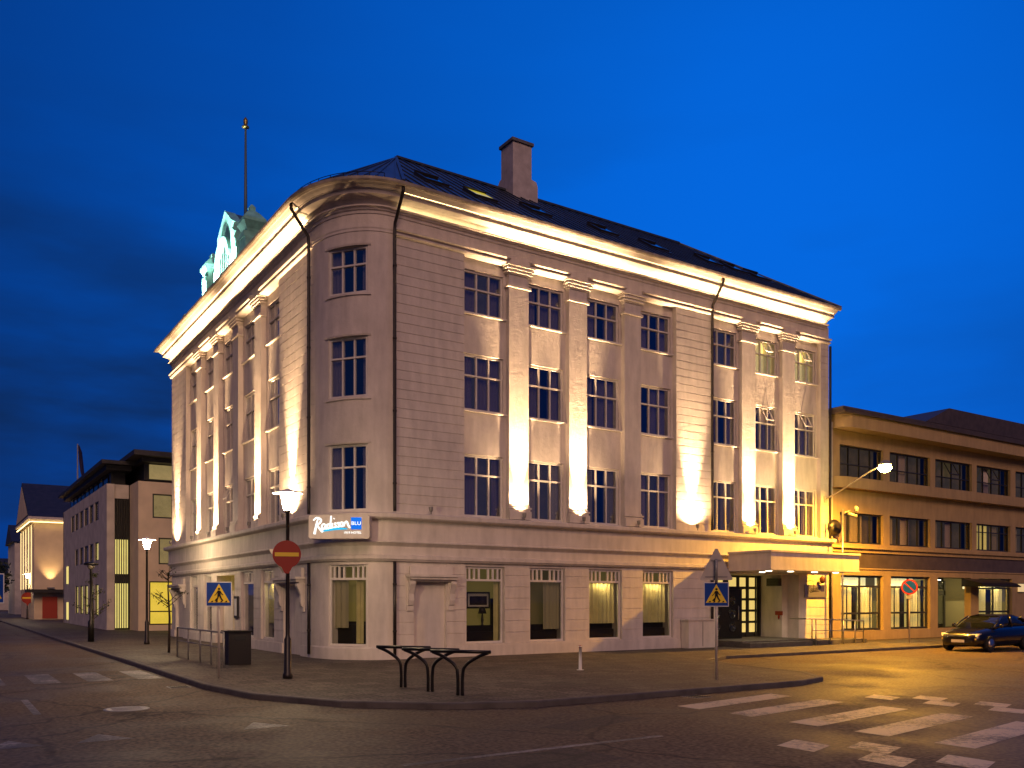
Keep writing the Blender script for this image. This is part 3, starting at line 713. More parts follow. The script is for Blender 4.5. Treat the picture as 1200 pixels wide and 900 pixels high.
while y < YL:
    t_ = min(1, (LE.y - y) / 1e9 + 1) if y < LE.y else max(0, (e_l1.y - y) / (e_l1.y - LE.y))
    a = Vector((XL - EO, y, EZ)); t0 = 1 if y > AP.y else (y - er[0].y) / (AP.y - er[0].y)
    seam(a, a + Vector(((AP.x - XL + EO), 0, 3.5)) * (t_ * t0)); y += .55
roofo = roof.build('roof', 'roof', hotel)
# snow guard along the eaves of the corner
sg = MB(); off = [Vector((x + nx * .62, y + ny * .62, 15.12)) for x, y, nx, ny in [(XL, 8, -1, 0), (XL, 4, -1, 0)] + apath(0, 78)]
sg.tube(off, .011, 6)
for p in off[::2]: sg.tube([p, p + Vector((0, 0, -.13))], .012, 6)
sg.build('snow_guard', 'black', hotel)
# roof windows
def skylight(x, y, lit=False, w=.9, l=1.05):
    z = EZ + slope * (y + EO); an = math.atan(slope)
    ex, es = Vector((1, 0, 0)), Vector((0, cos(an), sin(an))); en = Vector((0, -sin(an), cos(an))); c = Vector((x, y, z))
    def Q(a, s_, n_): return c + ex * a + es * s_ + en * n_
    def qb(b, a0, a1, s0, s1, n0, n1):
        b.add([Q(a, s_, q) for q in (n0, n1) for a, s_ in ((a0, s0), (a1, s0), (a1, s1), (a0, s1))], [(0, 3, 2, 1), (4, 5, 6, 7), (0, 1, 5, 4), (1, 2, 6, 5), (2, 3, 7, 6), (3, 0, 4, 7)])
    b = MB(); h = .11; f = .08
    qb(b, -w / 2, w / 2, -l / 2, -l / 2 + f, -.02, h); qb(b, -w / 2, w / 2, l / 2 - f, l / 2, -.02, h + .05); qb(b, -w / 2, -w / 2 + f, -l / 2 + f, l / 2 - f, -.02, h - .003); qb(b, w / 2 - f, w / 2, -l / 2 + f, l / 2 - f, -.02, h - .003)
    qb(b, -w / 2 - .06, w / 2 + .06, -l / 2 - .16, -l / 2 - .002, -.01, .045)
    k = b.build('skylight', 'dframe', roofo)
    g = MB(); qb(g, -w / 2 + f, w / 2 - f, -l / 2 + f, l / 2 - f, .07, .095); g.build('pane', mat('lit_skylight', (.3, .26, .03), .2, emit=(.62, .50, .03), estr=.75) if lit else 'carglass', roofo)
for x, y, lit in ((4.0, .97, 0), (5.75, .67, 1), (8.35, 1.05, 0), (11.6, 1.15, 0), (14.0, .9, 0), (17.55, 1.35, 0), (19.1, 1.35, 0), (20.3, 1.1, 0)): skylight(x, y, lit)
# chimney, wider at its foot
cx0, cx1, cy0, cy1 = 9.16, 10.06, 3.75, 4.62
ch = MB(); ch.box(cx0, cx1, cy0, cy1, 17.2, 20.18); ch.box(cx0 - .002, cx1 + .30, cy0 - .002, cy1 + .40, 17.2, 18.62)
ch.prism([(cx1 - .01, 18.621), (cx1 + .30, 18.621), (cx1 + .24, 18.80), (cx1 - .01, 18.86)], lambda x, z: (x, cy0 + .001, z), lambda x, z: (x, cy1 + .2, z))
ch.prism([(cy1 - .01, 18.622), (cy1 + .40, 18.622), (cy1 + .12, 18.95), (cy1 - .01, 18.98)], lambda y, z: (cx0 + .001, y, z), lambda y, z: (cx1 - .02, y, z))
cho = ch.build('chimney', mat('chimney_render', (.52, .47, .46), .8, bump=.3, bscale=8, var=.15), hotel)
cc = MB(); cc.box(cx0 - .07, cx1 + .07, cy0 - .07, cy1 + .07, 20.18, 20.30); cc.build('chimney_cap', mat('lead_cap', (.13, .13, .14), .6, var=.3), cho)
# downpipes with their swan necks
def pipe(p, nx, ny, z1=14.80, jog=.72, z0=.12, side=(0, 0), half=None):
    b = MB(); r = .055
    def q(o, z, s_=0): return (p[0] + nx * o + side[0] * s_, p[1] + ny * o + side[1] * s_, z)
    pts = [q(jog, z1), q(jog, z1 - .16), q(jog * .85, z1 - .32), q(.30, z1 - .75), q(.14, z1 - .95), q(.12, z1 - 1.2), q(.12, 4.95), q(.12, 4.72)]
    b.tube([Vector(x) for x in pts], r, 8)
    b.tube([q(.12, 4.42 - 1.3), q(.12, z0)], r, 8)
    for z in (12.5, 10.2, 7.9, 5.6, 2.4, .9): b.lathe(q(.12, z), [(r + .014, -.03), (r + .014, .03)], 8)
    b.build('downpipe', 'pipe', hotel)
pipe((2.12, 0), 0, -1); pipe((XL, 2.38), -1, 0); pipe((16.30, 0), 0, -1)
b = MB().tube([(XR + .06, -.05, 13.4), (XR + .06, -.05, .1)], .055, 8); b.build('downpipe', 'pipe', hotel)
# floodlights at the foot of the pilasters and piers
WARM = (1.0, .62, .31)
def flood(F, u, e, lit=True, size=50, o=.34, aim=(0, 3.1)):
    b = MB(); c = Vector(F(u, o, 4.80)); nn = Vector((F.n[0], F.n[1], 0)); d = (Vector((0, 0, 1)) - nn * .14).normalized()
    b.tube([Vector(F(u, o, 4.66)), c], .018, 6); b.lathe(c, [(.035, -.06), (.06, -.03), (.07, .07), (.075, .09), (.06, .09), (.055, .05)], 10, d)
    b.build('floodlight', 'grey', hotel)
    if lit:
        spot('floodlight_beam', c + d * .10, F(u, 0, 10.4), e * 5.5, 32, 1.0, WARM, hotel, .05)
        spot('floodlight_spill', c + d * .10, F(u, -.1, 6.4), e * (.30 if size > 100 else .40), size if size > 100 else 150, 1.0, WARM, hotel, .05)
for i, (u0, u1) in enumerate(PR): flood(FR, (u0 + u1) / 2, 3000, i != 2, 110)
flood(FR, 15.25, 3000, True, 92); flood(FR, 3.3, 0, False)
for i, (u0, u1) in enumerate(PL): flood(FL, (u0 + u1) / 2, 3000, i != 1, 110)
flood(FL, 4.3, 3000, True, 92); flood(FL, 21.6, 2600, True, 92)
# copper gable above the left front
g = MB(); GX = XL + .10; GY = 13.2
outl = [(10.6, 14.9), (15.8, 14.9), (15.75, 15.9), (15.2, 16.0), (15.0, 16.35), (15.02, 16.6), (14.75, 16.72), (14.8, 17.0), (14.55, 17.15), (14.62, 17.42), (14.35, 17.6), (14.42, 17.9), (14.1, 18.1), (13.2, 18.75),
        (12.3, 18.1), (12.0, 17.9), (12.05, 17.6), (11.8, 17.42), (11.85, 17.15), (11.6, 17.0), (11.65, 16.72), (11.4, 16.6), (11.42, 16.35), (11.2, 16.0), (10.65, 15.9)]
g.prism(outl, lambda y, z: (GX, y, z), lambda y, z: (GX + .45, y, z))
gable = g.build('gable', 'copper', hotel)
rf = MB()  # little saddle roof running back from the gable head
for sgn in (-1, 1):
    rf.add([(GX + .46, GY, 18.72), (GX + .46, GY + sgn * 1.15, 17.95), (GX + 4.0, GY + sgn * 1.15, 17.95), (GX + 4.0, GY, 18.72), (GX + .46, GY, 18.60), (GX + .46, GY + sgn * 1.15, 17.83), (GX + 4.0, GY + sgn * 1.15, 17.83), (GX + 4.0, GY, 18.60)],
           [(0, 1, 2, 3), (7, 6, 5, 4), (0, 4, 5, 1), (1, 5, 6, 2), (2, 6, 7, 3), (3, 7, 4, 0)])
rf.box(GX + .475, GX + 3.8, GY - 1.0, GY + 1.0, 15.5, 17.9); rf.build('gable_roof', 'coppershade', gable)
ar = MB(); an = [(GY + 1.05 * cos(t), 16.55 + 1.0 * sin(t)) for t in [pi * i / 16 for i in range(17)]]
ai = [(GY + .86 * cos(t), 16.55 + .82 * sin(t)) for t in [pi * i / 16 for i in range(17)]]
n = 17; vs = [(GX - o, y, z) for o in (.0, .16) for y, z in an + ai]; m2 = 2 * n
fs = [(i, i + 1, n + i + 1, n + i) for i in range(n - 1)]; fs = [tuple(q + m2 for q in f) for f in fs] + [(i, i + 1, m2 + i + 1, m2 + i) for i in range(n - 1)] + [(n + i + 1, n + i, m2 + n + i, m2 + n + i + 1) for i in range(n - 1)]
ar.add(vs, fs); ar.build('gable_arch', 'copper', gable)
sl = MB()
for k in range(-2, 3): sl.box(GX - .025, GX - .002, GY + k * .30 - .07, GY + k * .30 + .07, 15.75, 17.15 - abs(k) * .16)
sl.build('gable_louvre', 'black', gable)
for yy in (10.05, 16.0):
    p = MB(); x0, x1 = GX - .15, GX + .60; hw = .40
    p.box(x0, x1, yy - hw, yy + hw, 14.9, 16.45); p.box(x0 - .05, x1 + .05, yy - hw - .08, yy + hw + .08, 15.7, 15.85); p.box(x0 - .04, x1 + .04, yy - hw + .1, yy + hw - .1, 16.45, 16.68)
    cx, hx = (x0 + x1) / 2, (x1 - x0) / 2
    def ringp(s_, z): return [(cx - hx * s_, yy - hw * s_, z), (cx + hx * s_, yy - hw * s_, z), (cx + hx * s_, yy + hw * s_, z), (cx - hx * s_, yy + hw * s_, z)]
    lv = [(.75, 16.681), (.82, 16.8), (1.22, 17.08), (1.22, 17.2), (.62, 17.5), (.30, 17.62), (.32, 17.75), (.10, 17.88)]
    vs = [v for s_, z in lv for v in ringp(s_, z)]; fs = [(i * 4 + k, i * 4 + (k + 1) % 4, i * 4 + 4 + (k + 1) % 4, i * 4 + 4 + k) for i in range(len(lv) - 1) for k in range(4)] + [(3, 2, 1, 0), tuple(range(len(vs) - 4, len(vs)))]
    p.add(vs, fs); p.build('gable_pier', 'copper', gable)
for yy, xx in ((11.9, -.55), (14.6, -.55), (17.3, -.6)):
    b = MB(); c = Vector((XL + xx, yy, 15.12)); b.tube([c - Vector((0, 0, .22)), c], .03, 6); b.lathe(c, [(.05, -.1), (.11, -.06), (.13, .10), (.10, .10)], 10, (.6, (GY - yy) * .25, .8)); b.build('gable_floodlight', 'grey', gable)
    spot('gable_beam', c + Vector((.06, 0, .14)), (GX, GY + (yy - GY) * .45, 16.9), 4200, 100, .8, (.85, 1.0, .86), gable, .08)
# flagpole behind the gable
fp = thing('flagpole', (1.5, 13.75, 17.9), 'tall thin white flagpole rising behind the green copper gable', 'flagpole')
MB().tube([(1.5, 13.75, 17.6), (1.5, 13.75, 20), (1.5, 13.75, 22.9)], [.085, .07, .045], 10).build('pole', mat('pole_paint_teal', (.10, .17, .20), .5), fp)
MB().lathe((1.5, 13.75, 22.9), [(.03, 0), (.16, .02), (.16, .06), (.06, .10), (.10, .22), (.10, .36), (.02, .48)], 12).build('finial', mat('brass', (.35, .26, .08), .35, .7), fp)
# canopy over the main entrance
cn = MB(); cn.box(16.9, 22.4, -2.6, -.425, 3.12, 3.76); cn.box(16.85, 22.45, -2.65, -.425, 3.76, 3.84); cn.box(16.88, 22.42, -2.63, -.425, 3.06, 3.12)
cn.box(16.92, 22.38, -.425, -.025, 3.065, 3.13); cno = cn.build('canopy', 'smooth', hotel)
for x, y in ((17.6, -1.9), (18.9, -1.9), (18.6, -.7), (20.4, -1.9), (21.8, -1.9)):
    MB().lathe((x, y, 3.035), [(.10, 0), (.12, .005), (.12, .026)], 14).build('downlight', 'downl', cno)
    spot('downlight_beam', (x, y, 3.02), (x, y, 0), 70, 130, .6, (1, .80, .42), cno, .08)
# entrance doors set back under the canopy
dr = MB(); yb = 1.85
dr.box(16.745, 21.395, yb, yb + .08, .12, 3.0)
for x0, x1 in ((20.42, 20.50), (21.02, 21.10), (21.30, 21.395), (19.1, 19.2), (16.745, 16.85)): dr.box(x0, x1, yb - .06, yb - .001, .121, 2.99)
door = dr.build('entrance_door', 'dframe', hotel)
dpm = mat('door_pane_lit', (.7, .6, .3), .4, emit=(1, .72, .20), estr=.75, var=.2)
for x0, z in [(a, z) for a in (20.06, 20.68) for z in (.45, .96, 1.47, 1.98, 2.5)] + [(18.5, 2.5), (19.35, 2.5)]: MB().box(x0, x0 + .46, yb - .03, yb - .002, z, z + .40).build('door_pane', dpm, door)
for z in (.75, 1.3, 1.85): MB().lathe((19.62, yb - .002, z), [(.19, -.0), (.19, .03), (.0, .03)], 20, (0, -1, 0)).build('porthole', mat('porthole_lit', (.6, .5, .2), .3, emit=(.9, .62, .12), estr=.7) , door)
rv = MB(); rv.box(16.9, 19.0, .75, .83, .12, 2.35); rv.box(18.72, 19.0, .83, yb - .07, .121, 2.35); rv.box(16.86, 19.05, .70, .90, 2.352, 2.45)
dl = rv.build('door_leaf', 'black', door)
for x0 in (17.45, 18.4):
    for z in (.75, 1.3, 1.85): MB().lathe((x0, .749, z), [(.21, 0), (.21, .025), (.17, .03), (.16, .012), (0, .012)], 20, (0, -1, 0)).build('porthole', 'carglass', door)
MB().tube([(18.72, .70, 1.05), (18.72, .68, 1.1), (18.72, .68, 1.6), (18.72, .70, 1.65)], .018, 6).build('door_handle', 'steel', door)
st = MB(); st.box(16.80, 21.36, -1.25, yb, PZ - .01, .24); st.box(16.80, 20.6, -1.65, -1.251, PZ - .01, .18); st.build('entrance_step', 'kerb', hotel)
# side door on the left front with its lit lobby
MB().box(XL + 1.7, XL + 1.78, 11.36, 14.09, .12, 2.95).build('side_door_lobby', 'yellow_room', hotel)
sdm = MB()
for y0, y1 in ((11.36, 11.5), (12.65, 12.8), (13.95, 14.09)): sdm.box(XL + 1.55, XL + 1.66, y0, y1, .12, 2.94)
sdm.box(XL + 1.55, XL + 1.66, 11.5, 13.95, 2.3, 2.42); sdm.build('side_door', 'frame', hotel)
MB().box(XL + .30, XL + .36, 12.6, 14.05, .14, 2.3).build('side_door_leaf', 'smooth', hotel)

# ------------------------------------------------------------------ signs on the hotel
def strokes(b, P, lines, w, d0, d1):
    """Brush lettering: flat ribbons of varying width, P maps (a, c, depth) to the world."""
    for ln in lines:
        pts = smoothline([(x, y, 0) for x, y, *_ in ln], 5); ws = [q[2] if len(q) > 2 else 1 for q in ln]
        k = len(pts); L_, R_ = [], []
        for i, p in enumerate(pts):
            d = (pts[min(i + 1, k - 1)] - pts[max(i - 1, 0)]).normalized(); t = i / (k - 1) * (len(ws) - 1); j = min(int(t), len(ws) - 2)
            ww = w * (ws[j] * (1 - (t - j)) + ws[j + 1] * (t - j)) / 2
            nn = Vector((-d.y, d.x, 0)) * ww; L_.append(p + nn); R_.append(p - nn)
        vs = [P(v.x, v.y, q) for q in (d0, d1) for v in L_ + R_]; m2 = 2 * k
        fs = []
        for i in range(k - 1):
            fs += [(i, i + 1, k + i + 1, k + i), (m2 + i, m2 + k + i, m2 + k + i + 1, m2 + i + 1), (i, m2 + i, m2 + i + 1, i + 1), (k + i, k + i + 1, m2 + k + i + 1, m2 + k + i)]
        fs += [(0, k, m2 + k, m2), (k - 1, m2 + k - 1, m2 + 2 * k - 1, 2 * k - 1)]
        b.add(vs, fs)
# letters in a 0..62 x 0..34 box, traced as brush strokes
SCRIPT = [
    [(10, 33, .5), (7, 22, 1.1), (3, 3, 1.5)],                                            # R stem
    [(1, 29, .7), (7, 34, 1), (15, 31, 1.2), (14, 25, 1.1), (8, 21, .8)],                  # R bowl
    [(8, 21, .8), (13, 13, 1.1), (19, 7, 1.4)],                                            # R leg
    [(23, 22, .8), (18.5, 21, 1), (17, 15, 1), (20, 12.5, 1), (24, 18, .9), (24.5, 22, .8), (24, 14, .9), (27, 13, .7)],   # a
    [(32, 22, .8), (28, 21, 1), (27, 16, 1), (30, 13.5, 1), (33, 20, .8), (35, 38, .8)], [(34.4, 32, .9), (33.4, 16, 1), (36, 15, .7)],   # d
    [(37.5, 24, .8), (36.8, 16, 1), (39, 16, .7)], [(40, 32, 1), (40.9, 33, 1)],           # i
    [(45, 24, .8), (41.5, 23, .9), (44, 19.5, .9), (43.5, 16, .9), (40, 16.4, .7)],        # s
    [(51, 25, .8), (47.5, 24, .9), (50, 20.5, .9), (49.5, 17, .9), (46, 17.4, .7)],        # s
    [(56, 26, .8), (52.5, 24, .9), (53, 18.5, .9), (56.5, 18.5, .9), (57.5, 24, .9), (55.6, 26, .7)],   # o
    [(60, 26, .8), (59.6, 18, 1)], [(59.8, 21, .7), (63, 27, .9), (66, 25, 1.1), (67.5, 20, 1.2), (71, 15, 1)],       # n
]
def hotel_sign(P, sc_, m_text, m_sq, m_swash, parent, small, d=.012, bold=1.0):
    def Q(a, c, q): return P(a * sc_, c * sc_, q)
    b = MB(); strokes(b, Q, SCRIPT, 3.0 * bold, .001, d); b.build('lettering', m_text, parent)
    b = MB(); strokes(b, Q, [[(19, 8.2, .5), (30, 11, 1.1), (45, 13, 1.2), (57, 13.4, 1), (66, 13, .4)]], 3.6, .001, d * .8); b.build('swash', m_swash, parent)
    b = MB(); vs = [Q(a, c, q) for q in (.001, d * .8) for a, c in ((73, 12), (93, 12), (93, 35), (73, 35))]
    b.add(vs, [(0, 3, 2, 1), (4, 5, 6, 7), (0, 1, 5, 4), (1, 2, 6, 5), (2, 3, 7, 6), (3, 0, 4, 7)]); b.build('blue_square', m_sq, parent)
    for body, size, a0, c0, wid in (('BLU', 9.5, 74.2, 20.5, 17.6),) + ((('1919 HOTEL', 6.4, 60, 3.6, 33),) if small else ()):
        vs, fs = text_mesh(body, size, 0); xs = [v.x for v in vs]; k = wid / (max(xs) - min(xs)); b = MB()
        b.add([Q(a0 + (v.x - min(xs)) * k, c0 + v.y, d + .004) for v in vs], fs); b.build('lettering', m_text, parent)
sp_ = Vector((0.30, -0.04)); sn = Vector((-.56, -.83)).normalized(); st_ = Vector((-sn.y, sn.x))
sg_ = thing('illuminated_sign', (sp_.x, sp_.y, 3.76), 'lit box sign with white script and blue square on the rounded corner', 'sign')
FS = Fr((sp_.x, sp_.y), (st_.x, st_.y), (sn.x, sn.y))
bb = MB(); rr = [(-.93, 3.82), (-.88, 3.77), (.88, 3.77), (.93, 3.82), (.93, 4.44), (.88, 4.49), (-.88, 4.49), (-.93, 4.44)]
bb.prism(rr, lambda u, z: FS(u, -.30, z), lambda u, z: FS(u, .10, z)); bb.build('sign_box', 'smooth', sg_)
hotel_sign(lambda a, c, q: FS(-.80 + a, .10 + q, 3.86 + c), .0160, 'logow', 'logob', 'logoc', sg_, True, bold=.98)
pq = thing('wall_plaque', (22.87, -.06, 2.0), 'grey metal name plaque with dark script on the grooved wall beside the entrance', 'plaque')
MB().box(22.12, 23.62, -.07, -.022, 2.02, 2.56).build('plate', mat('brushed_plate', (.42, .41, .42), .35, .7), pq)
hotel_sign(lambda a, c, q: (22.27 + a, -.0705 - q, 2.12 + c), .0128, mat('plaque_text', (.02, .018, .03), .4), mat('plaque_blue', (.04, .035, .14), .4), mat('plaque_text', (.02, .018, .03), .4), pq, False, .004, .7)
def small_plate(name, x0, x1, y0, y1, z0, z1, m, label, cat):
    b = MB(); b.box(x0, x1, y0, y1, z0, z1); o = b.build(name, m); return tag(o, label, cat)
nb = thing('notice_plate', (21.39, .7, 1.05), 'small red-brown notice plate with a pointed bracket on the pale entrance side wall', 'notice')
nb.location = (21.39, .75, 1.05)
b = MB(); b.box(21.365, 21.398, .55, .95, 1.22, 1.40); b.build('plate', 'signred', nb); MB().lathe((21.37, .75, 1.02), [(.01, 0), (.05, .12), (.03, .2)], 8).build('bracket', 'signred', nb)
hv = thing('wall_heater', (21.36, .95, 2.45), 'dark box heater fixed high on the pale entrance side wall', 'heater')
b = MB(); b.box(21.20, 21.398, .62, 1.30, 2.52, 2.86); b.build('case', 'dframe', hv); b = MB()
for k in range(4): b.box(21.18, 21.199, .66, 1.26, 2.57 + k * .07, 2.60 + k * .07)
b.build('grille', 'black', hv)
wl = thing('wall_lantern', (23.1, -.2, 2.65), 'rust red wall lantern above the grey name plaque, unlit', 'wall lamp')
b = MB(); b.tube(smoothline([(23.1, -.01, 2.68), (23.1, -.20, 2.66), (23.1, -.30, 2.84), (23.1, -.22, 2.98)], 4), .022, 6); b.build('bracket', 'rust', wl)
MB().lathe((23.1, -.24, 2.64), [(.05, 0), (.12, .08), (.13, .22), (.05, .32)], 10).build('lamp_shade', 'rust', wl)
mc = thing('menu_case', (XL - .06, 11.1, 1.3), 'dark framed menu case on the wall beside the side door', 'menu case')
b = MB(); b.fb(FL, 10.72, 11.22, .002, .07, 1.15, 2.05); b.build('case', 'dframe', mc)
b = MB(); b.fb(FL, 10.80, 11.14, .071, .074, 1.25, 1.95); b.build('sheet', 'signwhite', mc)
wb = thing('white_cabinet', (15.6, -.35, 0), 'low white utility cabinet against the wall left of the main entrance', 'cabinet')
MB().box(14.62, 16.15, -.48, -.062, 0, 1.08).build('body', 'smooth', wb); MB().box(14.58, 16.19, -.52, -.061, 1.081, 1.13).build('top', 'smooth', wb)
b = MB(); b.box(15.38, 15.40, -.487, -.481, .06, 1.04); b.build('door_gap', 'dframe', wb)
# ramp railing by the entrance
rl = thing('handrail', (22.4, -1.3, 0), 'stainless tube handrail along the ramp by the main entrance', 'railing')
b = MB(); b.tube([(20.7, -1.55, .24), (20.7, -1.55, 1.10), (20.7, -.4, 1.10)], .028, 8); b.tube([(20.7, -1.55, 1.10), (24.2, -1.55, .98), (24.2, -1.55, -.01)], .028, 8); b.tube([(20.7, -1.55, .62), (24.2, -1.55, .52)], .018, 8); b.build('rail', 'steel', rl)
for x in (20.95, 21.9, 22.8, 23.6): MB().tube([(x, -1.55, -.01), (x, -1.55, 1.09 - (x - 20.7) * .0343)], .024, 8).build('post', 'steel', rl)
MB().box(21.0, 24.6, -1.45, -.07, PZ - .002, .17).build('ramp', 'kerb', rl)

# ------------------------------------------------------------------ street lamps
def street_lamp(loc, label, lit=True, m='lampglass'):
    o = thing('street_lamp', loc, label, 'street lamp', 'disc-topped lamps along the side street' if lit else None, local=True)
    b = MB(); b.lathe((0, 0, 0), [(.12, 0), (.12, .10), (.09, .14), (.085, .95), (.06, 1.0), (.052, 1.05), (.042, 4.0), (.07, 4.03), (.07, 4.08)], 14); b.build('pole', 'pipe', o)
    h = MB(); h.lathe((0, 0, 4.08), [(.085, 0), (.12, .12), (.16, .36), (.16, .38)], 16); hd = h.build('lamp_glass', m if lit else 'lampoff', o)
    t = MB(); t.lathe((0, 0, 4.47), [(.36, .0), (.38, .02), (.36, .035), (.10, .09), (.03, .13), (0, .14)], 22)
    for k in range(4): t.tube([(.15 * cos(k * pi / 2), .15 * sin(k * pi / 2), 4.44), (.22 * cos(k * pi / 2), .22 * sin(k * pi / 2), 4.49)], .01, 5)
    t.build('lamp_cap', 'signwhite' if lit else 'black', o)
    return o
street_lamp((-2.93, -4.67, PZ), 'lit street lamp carrying a red no-entry disc at the hotel corner')
street_lamp((-2.46, 14.65, PZ), 'lit street lamp on the pavement before the yellow glass entrance')
street_lamp((-.1 - 2.2, 74.5, PZ), 'lit street lamp with a small no-entry disc before the far gabled building', m='farglass')
street_lamp((-4.4, 123, PZ), 'far lit street lamp just past the gabled building corner', m='farglass')
street_lamp((-4.2, 196, PZ), 'farthest lit street lamp at the very end of the side street', m='farglass')
ol = thing('street_lamp', (-4.12, 18.5, PZ), 'unlit short dark street lamp before the stone office building', 'street lamp', local=True)
MB().lathe((0, 0, 0), [(.13, 0), (.13, .9), (.07, 1.0), (.05, 3.25), (.07, 3.3)], 12).build('pole', 'black', ol)
MB().lathe((0, 0, 3.3), [(.10, 0), (.16, .1), (.17, .16)], 12).build('lamp_glass', 'lampoff', ol)
MB().lathe((0, 0, 3.48), [(.30, 0), (.32, .06), (.26, .12), (.05, .14)], 16).build('lamp_cap', 'black', ol)
# sodium lamp on its wall bracket
so = thing('sodium_lamp', (23.9, -.02, 6.6), 'glaring orange sodium lamp on a bracket arm at the hotel end', 'wall lamp')
b = MB(); b.tube(smoothline([(23.60, -.02, 6.45), (23.5, -.9, 6.75), (23.1, -2.4, 7.25), (22.75, -3.45, 7.50)], 5), .035, 8); b.box(23.50, 23.70, -.05, -.003, 6.3, 6.6); b.build('bracket_arm', 'signback', so)
MB().lathe((22.7, -3.6, 7.26), [(.03, -.10), (.18, -.05), (.26, .06), (.22, .20)], 14).build('lamp_glass', 'sodium', so)
MB().lathe((22.7, -3.6, 7.461), [(.25, 0), (.27, .03), (.16, .16), (.03, .2)], 14).build('lamp_cap', 'grey', so)
pl_ = bpy.data.lights.new('sodium_light', 'SPOT'); pl_.energy = 8500; pl_.color = (1, .44, .025); pl_.shadow_soft_size = .1; pl_.spot_size = R(176); pl_.spot_blend = .55
po = bpy.data.objects.new('sodium_light', pl_); COL.objects.link(po); po.location = (22.7, -3.6, 7.10); po.parent = so; po.matrix_parent_inverse = root_matrix(so).inverted()

# ------------------------------------------------------------------ traffic signs
def facing(o, tx=-10.09, ty=-25.45, off=0.0):
    a = math.atan2(ty - o.location.y, tx - o.location.x); o.rotation_euler[2] = a + pi / 2 + off
FP = Fr((0, 0), (1, 0), (0, -1))      # local sign plane: u right, o towards the reader
def disc(b, u, z, r, o0, o1, n=32): b.prism([(u + r * cos(2 * pi * k / n), z + r * sin(2 * pi * k / n)) for k in range(n)], lambda a, c: FP(a, o0, c), lambda a, c: FP(a, o1, c)); return b
def poly(b, pts, o0, o1): b.prism(pts, lambda a, c: FP(a, o0, c), lambda a, c: FP(a, o1, c)); return b
def walker(b, cx, cz, s, o0, o1):
    disc(b, cx + .01 * s, cz + .98 * s, .10 * s, o0, o1, 14)
    for p in ([(-.10, .84), (.12, .84), (.14, .42), (-.12, .42)],
              [(-.12, .44), (.03, .44), (-.20, .03), (-.34, .03), (-.30, -.03), (-.12, -.03)],
              [(-.02, .44), (.14, .44), (.22, .22), (.36, .0), (.24, -.04), (.10, .18)],
              [(-.10, .83), (-.02, .78), (-.22, .50), (-.33, .40), (-.36, .46), (-.25, .55)],
              [(.04, .80), (.12, .82), (.26, .58), (.36, .50), (.33, .44), (.19, .52)]):
        poly(b, [(cx + x * s, cz + z * s) for x, z in p], o0, o1)
def crossing_sign(loc, h, s, label, post=True, off=0.0, h0=0):
    o = thing('crossing_sign', loc, label, 'road sign', 'blue pedestrian crossing signs', local=True); facing(o, off=off)
    if post: MB().lathe((0, .045, 0), [(.03, 0), (.03, h + s * .45), (.0, h + s * .46)], 10).build('post', 'signback', o)
    b = MB(); poly(b, [(-s / 2, h - s / 2), (s / 2, h - s / 2), (s / 2, h + s / 2), (-s / 2, h + s / 2)], -.01, .0); b.build('border', 'signwhite', o)
    e = s * .465; b = MB(); poly(b, [(-e, h - e), (e, h - e), (e, h + e), (-e, h + e)], .0005, .003); b.build('panel', 'signblue', o)
    b = MB(); poly(b, [(-s * .42, h - s * .34), (s * .42, h - s * .34), (0, h + s * .42)], .0035, .006); b.build('triangle', 'signyellow', o)
    b = MB(); walker(b, 0, h - s * .26, s * .48, .0065, .009)
    for k in (-.27, -.09, .09, .27): poly(b, [(s * (k - .05), h - s * .325), (s * (k + .03), h - s * .325), (s * (k + .06), h - s * .27), (s * (k - .0), h - s * .27)], .0065, .009)
    b.build('symbol', 'black', o)
    return o
crossing_sign((5.45, -10.66, PZ), 2.03 - PZ, .58, 'blue and yellow pedestrian crossing sign under the triangular plate, in front of the entrance')
tsn = thing('warning_sign', (5.45, -10.66, 2.4), 'triangular warning sign seen from its pale back, above the crossing sign', 'road sign', local=True); facing(tsn)
b = MB(); poly(b, [(-.36, -.03), (.36, -.03), (.38, 0), (.03, .72), (-.03, .72), (-.38, 0)], -.075, -.065); b.build('plate', 'signback', tsn)
b = MB(); poly(b, [(-.26, .04), (.26, .04), (.26, .065), (-.26, .065)], -.064, -.05); poly(b, [(-.12, .42), (.12, .42), (.12, .46), (-.12, .46)], -.064, -.05); b.build('bracket', 'grey', tsn)
MB().lathe((0, -.02, -.1), [(.032, 0), (.032, .57), (0, .58)], 10).build('post_top', 'grey', tsn)
crossing_sign((-4.32, -3.75, PZ), 1.9 - PZ + .14, .60, 'blue and yellow pedestrian crossing sign standing before the side door of the hotel')
crossing_sign((-9.20, -5.25, GZ), 2.25, .60, 'blue and yellow pedestrian crossing sign cut by the left edge of the picture', off=.35)
def noentry(loc, h, r, label, off=0, double=True):
    o = thing('no_entry_sign', loc, label, 'road sign', 'red no-entry discs', local=True); facing(o, off=off)
    b = MB(); poly(b, [(r * cos(a), h + r * sin(a)) for a in [R(-68 + 316 * k / 28) for k in range(29)]] + [(-.09, h - r * 1.15), (-.045, h - r * 1.38), (.045, h - r * 1.38), (.09, h - r * 1.15)], -.02, .0)
    b.build('plate', 'signred', o)
    b = MB(); poly(b, [(-r * .84, h - r * .15), (r * .84, h - r * .15), (r * .84, h + r * .13), (-r * .84, h + r * .13)], .0005, .005); b.build('bar', 'signyellow', o)
    if double:
        b = MB(); b.add([FP(a, q, c) for q in (-.30, -.28) for a, c in ((-.42, h + .13), (-.10, h - .45), (.1, h - .3), (.2, h + .2))], [(0, 3, 2, 1), (4, 5, 6, 7), (0, 1, 5, 4), (1, 2, 6, 5), (2, 3, 7, 6), (3, 0, 4, 7)]); b.build('rear_plate', 'signback', o)
    return o
